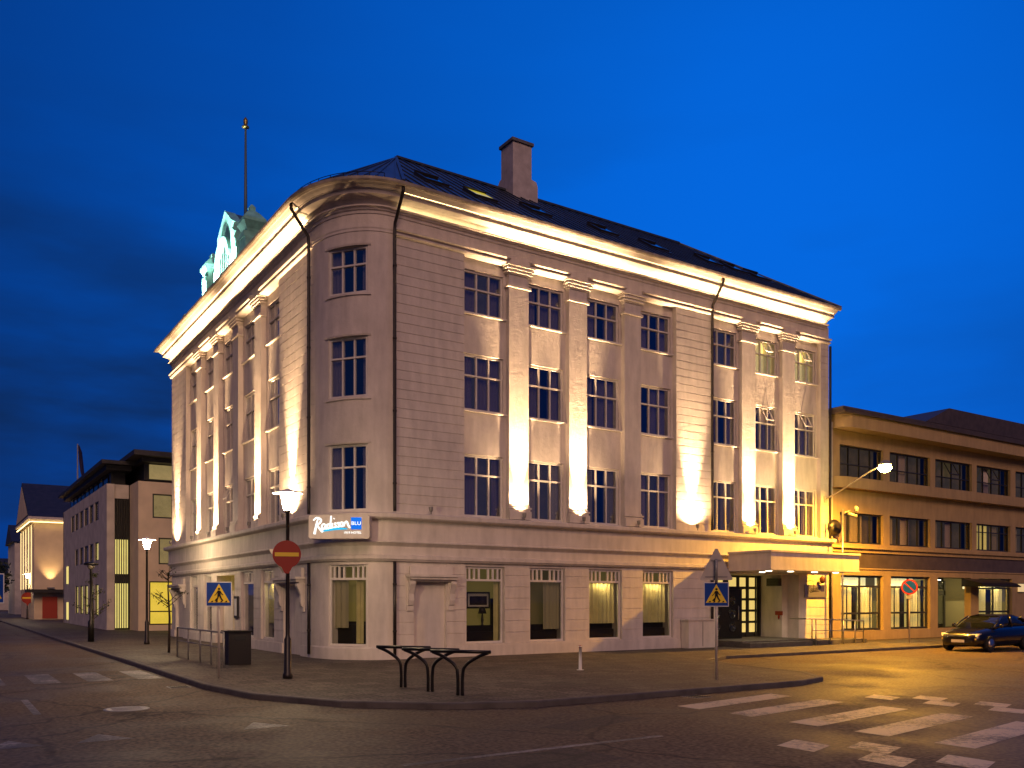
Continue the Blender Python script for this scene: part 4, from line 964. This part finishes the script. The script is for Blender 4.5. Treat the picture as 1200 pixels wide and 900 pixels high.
noentry((-2.93 - .05, -4.67 - .085, PZ), 3.0 - PZ, .335, 'large red no-entry disc with yellow bar on the lit lamp post at the hotel corner')
noentry((-2.3, 74.3, PZ), 2.1, .55, 'small far red no-entry disc low on the lamp post by the gabled building', double=False)
npk = thing('no_parking_sign', (26.0, -2.6, PZ), 'round blue and red no-parking sign on a thin post before the lit ground windows', 'road sign', local=True); facing(npk)
MB().lathe((0, .05, 0), [(.03, 0), (.03, 2.75), (0, 2.76)], 8).build('post', 'signback', npk)
disc(MB(), 0, 2.47, .34, -.01, 0).build('rim', 'signred', npk); disc(MB(), 0, 2.47, .27, .001, .004).build('panel', 'signblue', npk)
b = MB(); poly(b, [(-.22, 2.65), (-.18, 2.69), (.22, 2.29), (.18, 2.25)], .0045, .008); b.build('slash', 'signred', npk)
b = MB(); poly(b, [(-.12, 1.95), (.12, 1.95), (.12, 2.1), (-.12, 2.1)], -.005, .02); b.build('plate', 'grey', npk)
cp = thing('camera_pole', (22.9, -1.6, PZ), 'thin steel pole topped with a small camera beside the canopy end', 'camera pole')
cp.location = (23.35, -1.1, PZ)
MB().lathe((23.35, -1.1, PZ), [(.05, 0), (.045, 2), (.04, 5.9)], 10).build('pole', 'steel', cp)
b = MB(); b.tube([(23.35, -1.1, 5.7), (23.7, -1.25, 5.85)], .025, 6); b.tube([(23.6, -1.2, 5.72), (23.95, -1.4, 5.6)], .07, 8); b.lathe((23.85, -1.35, 5.9), [(.12, 0), (.16, .08), (.10, .16)], 10, (.5, -.8, 0)); b.build('camera', 'grey', cp)

# ------------------------------------------------------------------ bicycle stand, bollard, railing, bin
def rack(loc, rz, label):
    o = thing('bike_stand', loc, label, 'bike stand', 'black tubular bike stands in a row', rz=rz, local=True)
    for s_, dx in ((-1, -.05), (1, .05)):
        b = MB(); b.tube(smoothline([(dx, .0, 0), (dx, 0, .35), (dx + s_ * .05, 0, .58), (dx + s_ * .30, 0, .76), (s_ * .60, 0, .86)], 6), .034, 10); b.build('leg', 'black', o)
    b = MB(); b.tube([(-.64, .0, .875), (.64, .0, .875)], .036, 10); b.lathe((.64, 0, .875), [(.037, 0), (.037, .004), (.0, .02)], 10, (1, 0, 0)); b.build('top_rail', 'black', o)
    return o
for (x, y), lb in zip(((-1.55, -8.15), (-1.47, -9.25), (-1.33, -10.25)), ('black tubular bike stand nearest the hotel wall in its row of three', 'middle black tubular bike stand of the row of three', 'black tubular bike stand nearest the kerb in its row of three')):
    rack((x, y, PZ - .005), R(-52), lb)
bo = thing('bollard', (4.57, -6.53, PZ - .005), 'slim white post standing alone on the paving before the hotel', 'bollard')
MB().lathe((4.57, -6.53, PZ - .005), [(.10, 0), (.10, .012), (.045, .016), (.04, .62), (.045, .62), (.045, .66), (.0, .68)], 12).build('post', 'signwhite', bo)
b = MB().lathe((4.57, -6.53, .60), [(.043, 0), (.043, .07)], 12).build('band', 'signred', bo)
gr = thing('guard_rail', (-3.3, 2.0, PZ), 'grey tubular guard rail along the kerb beside the hotel', 'railing')
MB().tube([(-3.3, -.4, PZ), (-3.3, -.4, .98), (-3.3, 5.2, .98), (-3.3, 5.2, PZ)], .03, 8).build('rail', 'grey', gr)
for y in (.9, 2.2, 3.7): MB().tube([(-3.3, y, PZ - .005), (-3.3, y, .96)], .026, 8).build('post', 'grey', gr)
MB().tube([(-3.3, -.38, .55), (-3.3, 5.18, .55)], .018, 6).build('lower_rail', 'grey', gr)
bn = thing('litter_bin', (-2.6, .6, PZ), 'dark square litter bin beside the guard rail', 'bin')
MB().box(-2.95, -2.3, .35, .95, PZ, .95).build('body', 'pipe', bn); MB().box(-3.0, -2.25, .30, 1.0, .951, 1.0).build('lid', 'black', bn)
MB().box(-2.8, -2.45, .342, .349, .72, .84).build('slot', 'dark', bn)

# ------------------------------------------------------------------ building right of the hotel
rb = thing('office_building', (32, .2, 0), 'low ochre building with ribbon windows and lit ground floor right of the hotel', 'building')
FB = Fr((0, .15), (1, 0), (0, -1)); X0, X1 = XR + .15, 62
wl_ = MB(); PW = [24.86, 28.45, 32.36, 36.24, 40.18, 44.3, 48.3, 52.3, 56.3]
wins1 = [(24.86, 28.19), (28.71, 32.14), (32.59, 36.01), (36.47, 39.91), (40.45, 44.28), (44.8, 48.6), (49.1, 52.9), (53.4, 57.2)]
def openings(b, F, a, z0, z1, ws, wz0, wz1, o0=-.35, o1=0):
    b.fb(F, a[0], a[1], o0, o1, z0, wz0); b.fb(F, a[0], a[1], o0, o1, wz1, z1); lo = a[0]
    for u0, u1 in ws: b.fb(F, lo, u0, o0, o1, wz0, wz1); lo = u1
    b.fb(F, lo, a[1], o0, o1, wz0, wz1)
openings(wl_, FB, (X0, X1), 4.26, 7.0, wins1, 4.55, 5.98)
openings(wl_, FB, (X0, X1), 7.0, 10.2, wins1, 7.62, 9.10)
gws = [(24.95, 28.19), (28.81, 32.14), (32.82, 35.9), (36.68, 40.09), (42.5, 46), (47, 50.5), (51.5, 55)]
openings(wl_, FB, (X0, X1), 0, 3.34, gws, .45, 3.06)
wl_.box(X0, X1, 9.0, 9.3, 0, 10.2); wl_.box(X1 - .3, X1, .5, 9.0, 0, 10.2); wl_.box(X0, X0 + .3, .51, 9.0, 0, 10.2)
wl_.build('wall', 'right', rb)
ri = MB(); ri.box(X0 + .4, X1 - .4, 2.2, 8.9, .1, 10.0); ri.box(X0 + .4, X1 - .4, .51, 2.19, 3.4, 4.4); ri.box(X0 + .4, X1 - .4, .51, 2.19, 6.1, 7.5); ri.build('interior', 'dark', rb)
def ledge(z0, z1, o, a=X0 + .18, r=.7):
    """Projecting band whose left end is rounded."""
    pl2 = [(a, .02)] + [(a + r - r * cos(t), -.05 - o + (r * .6) * (1 - sin(t))) for t in [pi / 2 * i / 8 for i in range(9)]]
    pl2 = [(a, .149)] + [(a + r - r * cos(t), .149 - o * sin(t)) for t in [pi / 2 * i / 10 for i in range(11)]] + [(X1, .149 - o), (X1, .149)]
    return MB().prism(pl2, lambda x, y: (x, y, z0), lambda x, y: (x, y, z1))
ledge(7.05, 7.55, .45).build('ledge', 'right', rb); ledge(9.75, 10.35, .75).build('eaves', 'right', rb)
b = MB(); b.fb(FB, X0, X1, .002, .10, 4.12, 4.30); b.fb(FB, X0, X1, .003, .22, 4.301, 4.42); b.build('string_course', 'right', rb)
b = MB(); b.fb(FB, X0, X1, -.35, .02, 3.40, 4.119); b.build('fascia', 'fascia', rb); b = MB(); b.fb(FB, X0, X1, -.35, .05, 3.341, 3.399); b.build('fascia_trim', 'right', rb)
b = MB(); b.box(X0 - .0, X1, -.75, 9.4, 10.35, 10.47); b.box(X0, X1, -.68, 9.3, 10.471, 10.62); b.build('roof', 'brownroof', rb)
ub = MB(); ub.box(36.6, 60, 3.2, 9.0, 10.62, 11.9); ub.prism([(36.3, 11.9), (60, 11.9), (60, 12.9), (38.6, 12.9)], lambda x, z: (x, 2.9, z), lambda x, z: (x, 9.2, z)); ub.build('rooftop_storey', 'brownroof', rb)
for wi, (u0, u1) in enumerate(wins1):
    cur = [(.03, .3, 'curtdim', .02, .97), (.36, .63, 'curtdim', .02, .97)] if wi == 0 else [(.03, .18, 'curtlit', .02, .97), (.25, .44, 'curtlit', .02, .97), (.55, .75, 'curtdim', .02, .97)] if wi == 3 else [(.05, .2, 'curtdim', .02, .97), (.4, .6, 'curtain', .02, .97)]
    win('window', FB, u0 + .01, u1 - .01, 4.56, 5.97, -.12, [.25, .5, .75], [.7] if wi in (3, 4) else [], parent=rb, curtain=cur, frame='dframe', glass='glassrb', fw=.06, bar=.045, sill=False, backdrop='roomglow')
    win('window', FB, u0 + .01, u1 - .01, 7.63, 9.09, -.12, [.25, .5, .75], [.42], parent=rb, curtain=[(.3, .5, 'curtain', .02, .97)] if wi % 2 else None, frame='dframe', glass='glassrb', fw=.06, bar=.045, sill=False, backdrop='roomglow', open_vent=wi in (2, 3), depth=.45)
for gi, (u0, u1) in enumerate(gws):
    if gi == 2: continue
    w = win('shop_window', FB, u0 + .01, u1 - .01, .46, 3.05, -.14, [.5], [.31, .80], parent=rb, glass='glassg', frame='dframe', fw=.09, bar=.09, sill=False, backdrop='roomdim', depth=1.8)
    drape(FB, u0 + .25, u0 + (u1 - u0) * .40, -.40, .55, 2.5, 'curtrb', w, .05, .22); drape(FB, u0 + (u1 - u0) * .56, u1 - .3, -.40, .55, 2.5, 'curtrb', w, .05, .22); wash(FB, u0, u1, -.27, 2.9, 75, w)
    b = MB(); b.fb(FB, u0 + .1, u1 - .1, -.95, -.90, 2.50, 3.04); b.build('ceiling_glow_panel', 'ceil_lit', w)  # upright glowing panel put in for the bright ceiling behind the top panes
    if gi < 3:
        for q in (.30, .50, .88): b = MB(); b.fb(FB, u0 + (u1 - u0) * q - .13, u0 + (u1 - u0) * q + .05, -.46, -.40, .5, 2.55); b.build('dark_curtain', 'dark_fill', w)
ed = MB(); u0, u1 = gws[2]
for u in (u0 + .06, u0 + .95, u0 + 1.9, u1 - .06): ed.fb(FB, u - .06, u + .06, -1.5, -1.4, 0, 2.95)
ed.fb(FB, u0, u1, -1.5, -1.4, 2.15, 2.4); ed.fb(FB, u0, u1, -.349, -.02, -.01, .44) if False else None
edo = ed.build('entrance_door', 'dframe', rb)
b = MB(); b.fb(FB, u0, u1, -1.46, -1.44, .05, 2.94); b.build('pane', 'glassg', edo); b = MB(); b.fb(FB, u0, u1, -1.9, -1.85, .05, 3.0); b.build('lobby', 'curtlit', edo)
MB().lathe((u0 + 1.1, .8, 2.93), [(.13, 0), (.13, .03)], 12).build('downlight', 'downl', edo)
aw = MB(); aw.prism([(0, 3.02), (1.0, 2.78), (1.25, 2.62), (1.2, 2.58), (0, 2.60)], lambda o, z: FB(35.0, o, z), lambda o, z: FB(38.6, o, z)); aw.build('awning', 'black', rb)
MB().tube([(X0 + .07, .0, 10.0), (X0 + .07, .0, .15)], .05, 8).build('downpipe', 'signback', rb)
ws = thing('wall_sign', (40.95, .1, 2.3), 'small pale lit wall sign at the far right of the ochre building', 'sign')
b = MB(); b.fb(FB, 40.70, 41.25, .001, .10, 2.35, 2.80); b.build('panel', mat('pale_sign', (.7, .6, .4), .5, emit=(1, .74, .35), estr=.55), ws); b = MB(); b.fb(FB, 40.66, 41.29, .001, .08, 2.31, 2.35); b.fb(FB, 40.66, 41.29, .001, .08, 2.80, 2.84); b.build('frame', 'dframe', ws)
st2 = thing('satellite_dish', (24.05, -.2, 5.2), 'dark dish aerial on the wall between the hotel and the ochre building', 'dish')
MB().lathe((24.12, -.12, 5.2), [(.02, .12), (.22, .09), (.36, .02), (.37, .0), (.2, .05), (.0, .08)], 18, (-.3, -.9, .1)).build('dish', 'pipe', st2); MB().tube([(24.12, .14, 5.1), (24.12, -.1, 5.2)], .03, 6).build('arm', 'black', st2)

# ------------------------------------------------------------------ office building on the side street
ob = thing('office_building', (0, 34, 0), 'stone and beige office building with glowing tall windows behind the hotel', 'building')
FO = Fr((-1, 0), (0, 1), (-1, 0)); FO2 = Fr((0, 35.0), (1, 0), (0, -1)); FO3 = Fr((0, 31.9), (1, 0), (0, -1)); FO4 = Fr((.33, 0), (0, 1), (-1, 0))
small = [(38.1, 39.8), (40.5, 42.2), (42.9, 44.7), (45.3, 47.1), (47.9, 49.6), (50.2, 51.9)]
w_ = MB(); A_ = (34.8, 57)
w_.fb(FO, A_[0], A_[1], -.35, 0, 0, .75); 
def rowwall(z0, z1, ws, wz0, wz1): openings(w_, FO, A_, z0, z1, ws, wz0, wz1)
rowwall(.75, 3.6, small[:5], .85, 2.95); rowwall(3.6, 6.4, small[:5], 4.5, 5.75); rowwall(6.4, 9.23, small, 7.2, 8.45)
w_.fb(FO2, -.645, -.55, -.3, .2, 0, 9.23); w_.fb(FO2, -.55, .326, -.3, .0, 8.35, 9.23); w_.box(-1, .33, 56.7, 57.1, 0, 9.2)
w_.build('stone_wall', 'stone', ob)
w2 = MB(); openings(w2, FO3, (.33, 14), 0, 3.3, [(.95, 4.6), (5.2, 9)], .35, 3.05); openings(w2, FO3, (.33, 14), 3.3, 6.2, [(1.5, 5.0), (6, 9.5)], 4.1, 5.75); openings(w2, FO3, (.33, 14), 6.2, 9.17, [(1.15, 4.6), (5.6, 9)], 6.95, 8.45)
w2.fb(FO4, 32.252, 34.69, -.3, .0, 0, 9.17); w2.box(13.7, 14, 32.3, 57, 0, 9.1); w2.box(.34, 14, 56.75, 57, 0, 9.1)
w2.build('beige_wall', 'beige', ob)
b = MB(); b.box(.9, 13.6, 33.4, 56.6, 0, 9.4); b.box(-.3, .8, 36.0, 56.6, 0, 9.15); b.build('interior', 'dark', ob)
def simplewin(F, u0, u1, z0, z1, m, parent, o=-.12, bars=1, name='window'):
    f = MB(); t = .06
    f.fb(F, u0, u1, o, o + .08, z0, z0 + t); f.fb(F, u0, u1, o, o + .08, z1 - t, z1); f.fb(F, u0, u0 + t, o, o + .078, z0 + t, z1 - t); f.fb(F, u1 - t, u1, o, o + .078, z0 + t, z1 - t)
    for k in range(bars): u = u0 + (u1 - u0) * (k + 1) / (bars + 1); f.fb(F, u - t / 2, u + t / 2, o, o + .075, z0 + t, z1 - t)
    fo = f.build(name, 'dframe', parent); g = MB(); g.fb(F, u0 + .02, u1 - .02, o + .02, o + .03, z0 + .02, z1 - .02); g.build('pane', 'glassfar', fo)
    if m: r = MB(); r.fb(F, u0 + .01, u1 - .01, o - .06, o - .03, z0 + .01, z1 - .01); r.build('room', m, fo)
M['litgreen'] = mat('lit_green_room', (.4, .4, .2), .8, emit=(.85, .68, .20), estr=.95, var=.5, vscale=1.5)
M['litoffice'] = mat('lit_office', (.2, .18, .1), .8, emit=(.34, .25, .10), estr=.70, var=.8, vscale=1.2)
for u0, u1 in small[:5]:
    simplewin(FO, u0, u1, .86, 2.94, 'litgreen', ob, bars=0); simplewin(FO, u0, u1, 4.51, 5.74, 'litgreen' if u0 < 39 else 'dark', ob, bars=0)
for u0, u1 in small: simplewin(FO, u0, u1, 7.21, 8.44, 'dark', ob, bars=0)
for a, z0, z1, m in ((53.6, 3.2, 4.6, 'litgreen'), (53.6, .3, 1.7, 'litgreen')):
    b = MB(); b.fb(FO, a, a + 1.0, .002, .05, z0, z1); b.build('slit_window', m, ob)
simplewin(FO3, 1.17, 4.58, 6.97, 8.43, 'litoffice', ob, bars=2); simplewin(FO3, 1.52, 4.98, 4.12, 5.73, 'litoffice', ob, bars=2)
simplewin(FO3, .97, 4.58, .37, 3.03, 'yellow_room', ob, bars=1)
b = MB(); b.fb(FO3, 1.0, 4.55, -.18, -.10, 1.15, 1.22); b.fb(FO3, 3.0, 3.35, -.17, -.09, 1.08, 1.36); b.build('door_bar', 'dframe', ob)
# glazed bay with dark fins
b = MB(); b.fb(FO2, -.55, .32, -.25, -.2, 3.55, 5.75); b.fb(FO2, -.55, .32, -.25, -.2, .1, 2.95); b.build('bay_glow', 'litgreen', ob)
for q in ((-.2, -.12, 2.95, 3.55), (-.25, -.16, 5.75, 8.35)): MB().fb(FO2, -.55, .32, *q).build('bay_panel', 'dframe', ob)
b = MB()
for k in range(7): b.fb(FO2, -.53 + k * .135, -.49 + k * .135, -.11, .06, .1, 8.34)
b.build('bay_fin', 'dframe', ob)
tp = MB(); tp.box(-.55, .32, 36.2, 56.3, 9.24, 10.15); tp.box(.9, 13.5, 33.2, 56.3, 9.41, 10.45); tp.build('top_storey', 'dframe', ob)
b = MB()
for k in range(9): b.box(-.62, -.56, 37.0 + k * 2.1, 38.5 + k * 2.1, 9.35, 10.05)
b.build('top_window', 'carglass', ob)
b = MB(); b.box(1.2, 8.5, 33.12, 33.19, 9.5, 10.4); b.build('top_lit_window', 'litoffice', ob)
b = MB(); b.box(-1.35, .6, 34.4, 57.3, 10.45, 10.68); b.box(.0, 14.4, 31.4, 57.3, 10.70, 11.0); b.box(-1.0, .5, 35.0, 57, 10.16, 10.44); b.box(.6, 14, 32.3, 57, 10.46, 10.69); b.build('roof', 'slate', ob)
# gabled building with lit cornice farther down
gb = thing('gabled_building', (0, 72, 0), 'older gabled building with glowing cornice far down the side street', 'building')
GXp = -2.0
b = MB(); b.box(GXp, 14, 71, 86, 0, 9.7); b.build('wall', 'beige', gb)
rfm = MB(); rfm.add([(GXp - .5, 70.5, 9.95), (GXp - .5, 86.5, 9.95), (GXp - .5, 78.5, 14.0), (16, 70.5, 9.95), (16, 86.5, 9.95), (16, 78.5, 14.0)], [(0, 1, 2), (5, 4, 3), (0, 2, 5, 3), (1, 4, 5, 2), (0, 3, 4, 1)]); rfo = rfm.build('roof', 'slate', gb)
b = MB(); b.add([(GXp - .53, 71.6, 10.15), (GXp - .53, 85.4, 10.15), (GXp - .53, 78.5, 13.6), (GXp - .51, 71.6, 10.15), (GXp - .51, 85.4, 10.15), (GXp - .51, 78.5, 13.6)], [(0, 1, 2), (5, 4, 3), (0, 2, 5, 3), (1, 4, 5, 2), (0, 3, 4, 1)]); b.build('pediment', 'beige', gb)
b = MB(); b.box(GXp - .55, 16, 70.45, 86.55, 9.701, 9.94)
b.box(GXp - .3, 15, 70.7, 86.3, 9.45, 9.70)
b.build('cornice', 'smooth', gb)
b = MB(); b.box(GXp - .45, 12, 70.55, 70.62, 9.40, 9.46); b.box(GXp - .45, GXp - .38, 70.62, 86, 9.40, 9.46); b.build('cornice_light', emis('warm_strip', (1, .66, .26), 5), gb)
for y in (72.3, 75.2, 78.4, 81.6, 84.6):
    b = MB(); b.box(GXp - .10, GXp - .002, y - .22, y + .22, 3.0, 9.3); b.build('pilaster', 'smooth', gb); b = MB(); b.box(GXp - .16, GXp - .101, y - .12, y + .12, 3.0, 9.2); b.build('light_strip', emis('warm_strip', (1, .70, .30), 1.6), gb)
for y in (73.7, 76.8, 80.0, 83.1): 
    for z in (3.3, 5.5, 7.6): b = MB(); b.box(GXp - .03, GXp - .003, y - .7, y + .7, z, z + 1.6); b.build('window', 'carglass', gb)
for x in (4.5, 6.5, 8.5):
    for z in (3.3, 5.6, 7.6): b = MB(); b.box(x, x + 1.1, 70.96, 70.998, z, z + 1.5); b.build('window', 'carglass', gb)
b = MB(); b.box(3.4, 5.2, 71.5, 75, 11.2, 12.6); b.build('dormer', 'slate', rfo)
b = MB(); b.box(6.5, 7.3, 76.5, 77.5, 13, 15); b.build('chimney', 'slate', gb)
spot('wall_glow', (GXp + 1.4, 70.4, 3.2), (GXp + 1.4, 70.95, 7), 500, 70, .9, (1, .62, .28), gb)
b = MB(); b.box(GXp + 1.1, GXp + 1.7, 70.2, 70.99, 3.0, 3.12); b.build('floodlight', 'grey', gb)
b = MB(); b.box(GXp - .8, GXp + 6, 69.6, 70.95, 2.6, 2.9); b.build('awning', 'dframe', gb)
b = MB(); b.box(GXp + .7, GXp + 2.0, 70.9, 70.99, 0.1, 2.2); b.build('door', mat('red_door_glow', (.30, .03, .015), .5, emit=(.6, .06, .02), estr=.05), gb)  # door glows faintly; red light put into its colour
flg = thing('flagpole', (.45, 60, 0), 'white flagpole with a limp dark flag behind the office building roof', 'flagpole')
MB().tube([(.45, 60, 0), (.45, 60, 9), (.45, 60, 15.6)], [.09, .08, .05], 8).build('pole', mat('pole_paint', (.30, .30, .32), .5), flg)
b = MB(); prof = [(0, 0), (.10, .2), (.02, .35), (.16, .5), (.08, .65)]
b.prism([(.50, 15.5), (.72, 14.9), (.80, 14.0), (.95, 12.6), (.86, 12.4), (.66, 13.2), (.56, 14.2)], lambda x, z: (x, 60 + .08 * sin(z * 5), z), lambda x, z: (x + .1, 60.06 + .1 * sin(z * 5 + 1), z)); b.build('flag', mat('flag_cloth', (.02, .015, .06), .8), flg)
def house(loc, w, d, h, rh, m, label):
    o = thing('house', loc, label, 'house', local=True)
    b = MB(); b.box(-w / 2, w / 2, -d / 2, d / 2, 0, h); b.build('wall', m, o)
    e = .35; b = MB(); b.add([(-w / 2 - e, -d / 2 - e, h), (w / 2 + e, -d / 2 - e, h), (w / 2 + e, d / 2 + e, h), (-w / 2 - e, d / 2 + e, h), (-w / 2 - e, 0, h + rh), (w / 2 + e, 0, h + rh)], [(0, 1, 5, 4), (2, 3, 4, 5), (0, 4, 3), (1, 2, 5), (0, 3, 2, 1)]); ro = b.build('roof', 'slate', o)
    b = MB(); b.box(w * .2, w * .2 + .6, -.3, .3, h + rh - .8, h + rh + .8); b.build('chimney', 'slate', ro)
    for k in range(3):
        for z in (1.0, 3.6):
            if z + 1.3 < h: b = MB(); x = -w / 2 + w * (k + .5) / 3; b.box(x - .5, x + .5, -d / 2 - .03, -d / 2 - .002, z, z + 1.3); b.build('window', 'carglass', o)
    return o
house((-6.2, 165, 0), 16, 10, 6.5, 3.2, 'stone', 'dark house closing the view at the far left end of the street')
house((3.2, 112, 0), 9, 12, 9.5, 2.6, 'stone', 'grey house directly behind the gabled building')

# ------------------------------------------------------------------ trees
def tree(loc, h, spread, n, leaves, label, crown0=.45, lsize=.12, tw=.05):
    o = thing('tree', loc, label, 'tree'); rnd = random.Random(int(abs(loc[0] * 91 + loc[1] * 17)))
    c = Vector(loc); b = MB(); pts = [c + Vector((0, 0, 0)), c + Vector((.03, .02, h * .4)), c + Vector((-.02, .05, h * .75)), c + Vector((.02, 0, h))]
    b.tube(pts, [tw, tw * .8, tw * .5, tw * .15], 7); lv = MB(); tips = []
    for k in range(n):
        t = crown0 + (1 - crown0) * rnd.random(); a = rnd.random() * 6.28; p = c + Vector((0, 0, h * t)); ln = spread * (1.15 - t) * (.6 + .6 * rnd.random()) * 1.6
        q = p + Vector((cos(a) * ln * .5, sin(a) * ln * .5, ln * .35)); r = p + Vector((cos(a) * ln, sin(a) * ln, ln * (.5 + .5 * rnd.random())))
        b.tube([p, q, r], [tw * .35, tw * .22, tw * .08], 5); tips += [(p, q), (q, r)]
        for _ in range(2):
            a2 = a + rnd.uniform(-1.2, 1.2); r2 = q + Vector((cos(a2), sin(a2), .5)) * ln * .45; b.tube([q, r2], [tw * .16, tw * .06], 4); tips.append((q, r2))
    for k in range(leaves):
        p, q = rnd.choice(tips); c2 = p.lerp(q, rnd.random()) + Vector((rnd.gauss(0, 1), rnd.gauss(0, 1), rnd.gauss(0, 1))) * lsize * .9
        u = Vector((rnd.gauss(0, 1), rnd.gauss(0, 1), rnd.gauss(0, 1))).normalized(); v = u.orthogonal().normalized(); s_ = lsize * (.5 + rnd.random())
        lv.add([c2 - u * s_, c2 - v * s_ * .5, c2 + u * s_, c2 + v * s_ * .5 + Vector((0, 0, s_ * .2))], [(0, 1, 2, 3)])
    b.build('trunk', 'bark', o); lv.build('crown', 'leaf', o); return o
tree((-3.0, 7.9, PZ), 3.1, .75, 12, 70, 'thin young street tree, nearly bare, before the left front of the hotel', .45, .06)
tree((-3.9, 19.6, PZ), 3.0, .7, 12, 110, 'thin sapling beside the unlit lamp before the stone office building', .3, .07)
tree((-4.4, 95, PZ), 6.5, 2.2, 30, 1600, 'dark street tree beside the gabled building, larger of the far trees', .25, .28, .14)
tree((-4.6, 108, PZ), 5.2, 1.9, 26, 1300, 'dark street tree past the gabled building, smaller and farther off', .25, .28, .12)
tree((-7.5, 145, PZ), 7.0, 2.8, 30, 1600, 'dark round tree in front of the far dark house', .2, .34, .16)

# ------------------------------------------------------------------ cars
def car(loc, rz, paint, label, lights=False, group=None):
    o = thing('car', loc, label, 'car', group, rz=rz, local=True)
    # x forward; stations (x, half width, z of sill, z of shoulder)
    st_ = [(2.12, .50, .34, .52), (2.06, .68, .24, .66), (1.85, .80, .20, .74), (1.2, .86, .19, .86), (.6, .88, .19, .93), (0, .885, .19, .95), (-.8, .885, .19, .97), (-1.5, .87, .20, .99), (-1.95, .82, .23, .97), (-2.12, .72, .30, .86), (-2.18, .60, .40, .66)]
    ring = []
    for x, w_, z0, z1 in st_:
        hh = z1 - z0
        ring.append([(x, sy * w_ * fw, z0 + hh * fz) for sy, fw, fz in ((1, .0, 0), (1, .80, 0), (1, .96, .14), (1, 1, .45), (1, .985, .75), (1, .90, .96), (1, .55, 1.03), (1, 0, 1.05), (-1, .55, 1.03), (-1, .90, .96), (-1, .985, .75), (-1, 1, .45), (-1, .96, .14), (-1, .80, 0))])
    n = len(ring[0]); b = MB(); vs = [v for r in ring for v in r]
    b.add(vs, [(i * n + k, i * n + (k + 1) % n, (i + 1) * n + (k + 1) % n, (i + 1) * n + k) for i in range(len(ring) - 1) for k in range(n)], True)
    b.f.append(tuple(range(n))[::-1]); b.f.append(tuple((len(ring) - 1) * n + k for k in range(n)))
    body = b.build('body', paint, o)
    gl = [(1.02, .72, .90), (.55, .70, 1.16), (.20, .66, 1.36), (-.3, .65, 1.42), (-.9, .65, 1.41), (-1.35, .64, 1.33), (-1.95, .66, .98)]
    b = MB(); ring = [[(x, sy * w_ * f, (.90 if fz == 0 else .90 + (z - .90) * fz)) for sy, f, fz in ((1, 1.12, 0), (1, 1.06, .5), (1, .97, .92), (1, .85, 1), (-1, .85, 1), (-1, .97, .92), (-1, 1.06, .5), (-1, 1.12, 0))] for x, w_, z in gl]
    n = 8; b.add([v for r in ring for v in r], [(i * n + k, i * n + (k + 1) % n, (i + 1) * n + (k + 1) % n, (i + 1) * n + k) for i in range(len(ring) - 1) for k in range(n)], True)
    b.f.append(tuple(range(n))[::-1]); b.f.append(tuple((len(ring) - 1) * n + k for k in range(n))); b.build('windscreen', 'carglass', o)
    b = MB()   # roof skin and pillars
    rs = [(.22, .64, 1.375), (-.3, .635, 1.435), (-.9, .635, 1.425), (-1.36, .62, 1.345)]
    b.add([(x, s_ * w_ * f, z + dz) for x, w_, z in rs for s_, f, dz in ((1, .98, -.035), (1, .80, .006), (-1, .80, .006), (-1, .98, -.035))], [(i * 4 + k, i * 4 + k + 1, i * 4 + 5 + k, i * 4 + 4 + k) for i in range(3) for k in range(3)], True)
    for s_ in (-1, 1):
        b.tube([(1.0, s_ * .80, .92), (.55, s_ * .755, 1.17), (.20, s_ * .655, 1.36)], .03, 6); b.tube([(-.42, s_ * .77, .95), (-.45, s_ * .66, 1.40)], .035, 6); b.tube([(-1.9, s_ * .70, .99), (-1.36, s_ * .63, 1.33)], .045, 6)
    b.build('roof', paint, o)
    for x in (1.36, -1.32):
        for s_ in (-1, 1):
            t = MB().lathe((x, s_ * .80 - .10 * (s_ > 0) - .10 * (s_ < 0) + (.0), .31), [(.20, 0), (.29, .0), (.31, .03), (.31, .17), (.29, .2), (.20, .2)], 24, (0, 1, 0)).build('wheel', 'tyre', o)
            rm = MB().lathe((x, s_ * .90 - .012, .31), [(.0, .0), (.20, .0), (.20, .024), (0, .024)], 20, (0, 1, 0)).build('rim', 'steel', t)
    for s_ in (-1, 1):
        hl = MB(); hl.add([(2.0 + dx, s_ * y, z) for dx, y, z in ((.105, .42, .56), (.03, .72, .60), (-.04, .76, .72), (.035, .45, .69), (-.1, .42, .56), (-.17, .72, .60), (-.2, .76, .72), (-.15, .45, .69))], [(0, 3, 2, 1), (4, 5, 6, 7), (0, 1, 5, 4), (1, 2, 6, 5), (2, 3, 7, 6), (3, 0, 4, 7)]); hl.build('headlight', 'headl' if lights else 'signwhite', o)
        am = MB(); am.box(1.80, 2.07, s_ * .60 - .09, s_ * .60 + .09, .47, .53); am.build('indicator', 'amber' if lights else 'signyellow', o)
        tl = MB(); tl.box(-2.155, -1.98, s_ * .64 - .12, s_ * .64 + .12, .70, .86); tl.build('tail_light', 'taill', o)
        mr = MB(); mr.lathe((.72, s_ * .96, 1.0), [(.03, -.05), (.085, -.02), (.09, .03), (.05, .07)], 10, (1, 0, 0)); mr.build('mirror', paint, o)
        if lights: spot('headlight_beam', (2.16, s_ * .58, .64), (14, s_ * .4, -.6), 260, 60, .7, (1, .90, .74), o, .06)
    b = MB(); b.box(2.10, 2.135, -.26, .26, .36, .47); b.build('number_plate', 'signwhite', o)
    b = MB(); b.box(2.02, 2.118, -.36, .36, .50, .58); b.build('grille', 'black', o)
    return o
car((25.5, -6.3, GZ), R(180), car_paint('paint_navy', (.006, .006, .009)), 'parked dark car under the black awning, nearest the hotel', group='cars parked by the right building')
car((30.9, -6.2, GZ), R(180), car_paint('paint_black', (.014, .013, .013)), 'parked dark car cut by the right edge of the picture', group='cars parked by the right building')
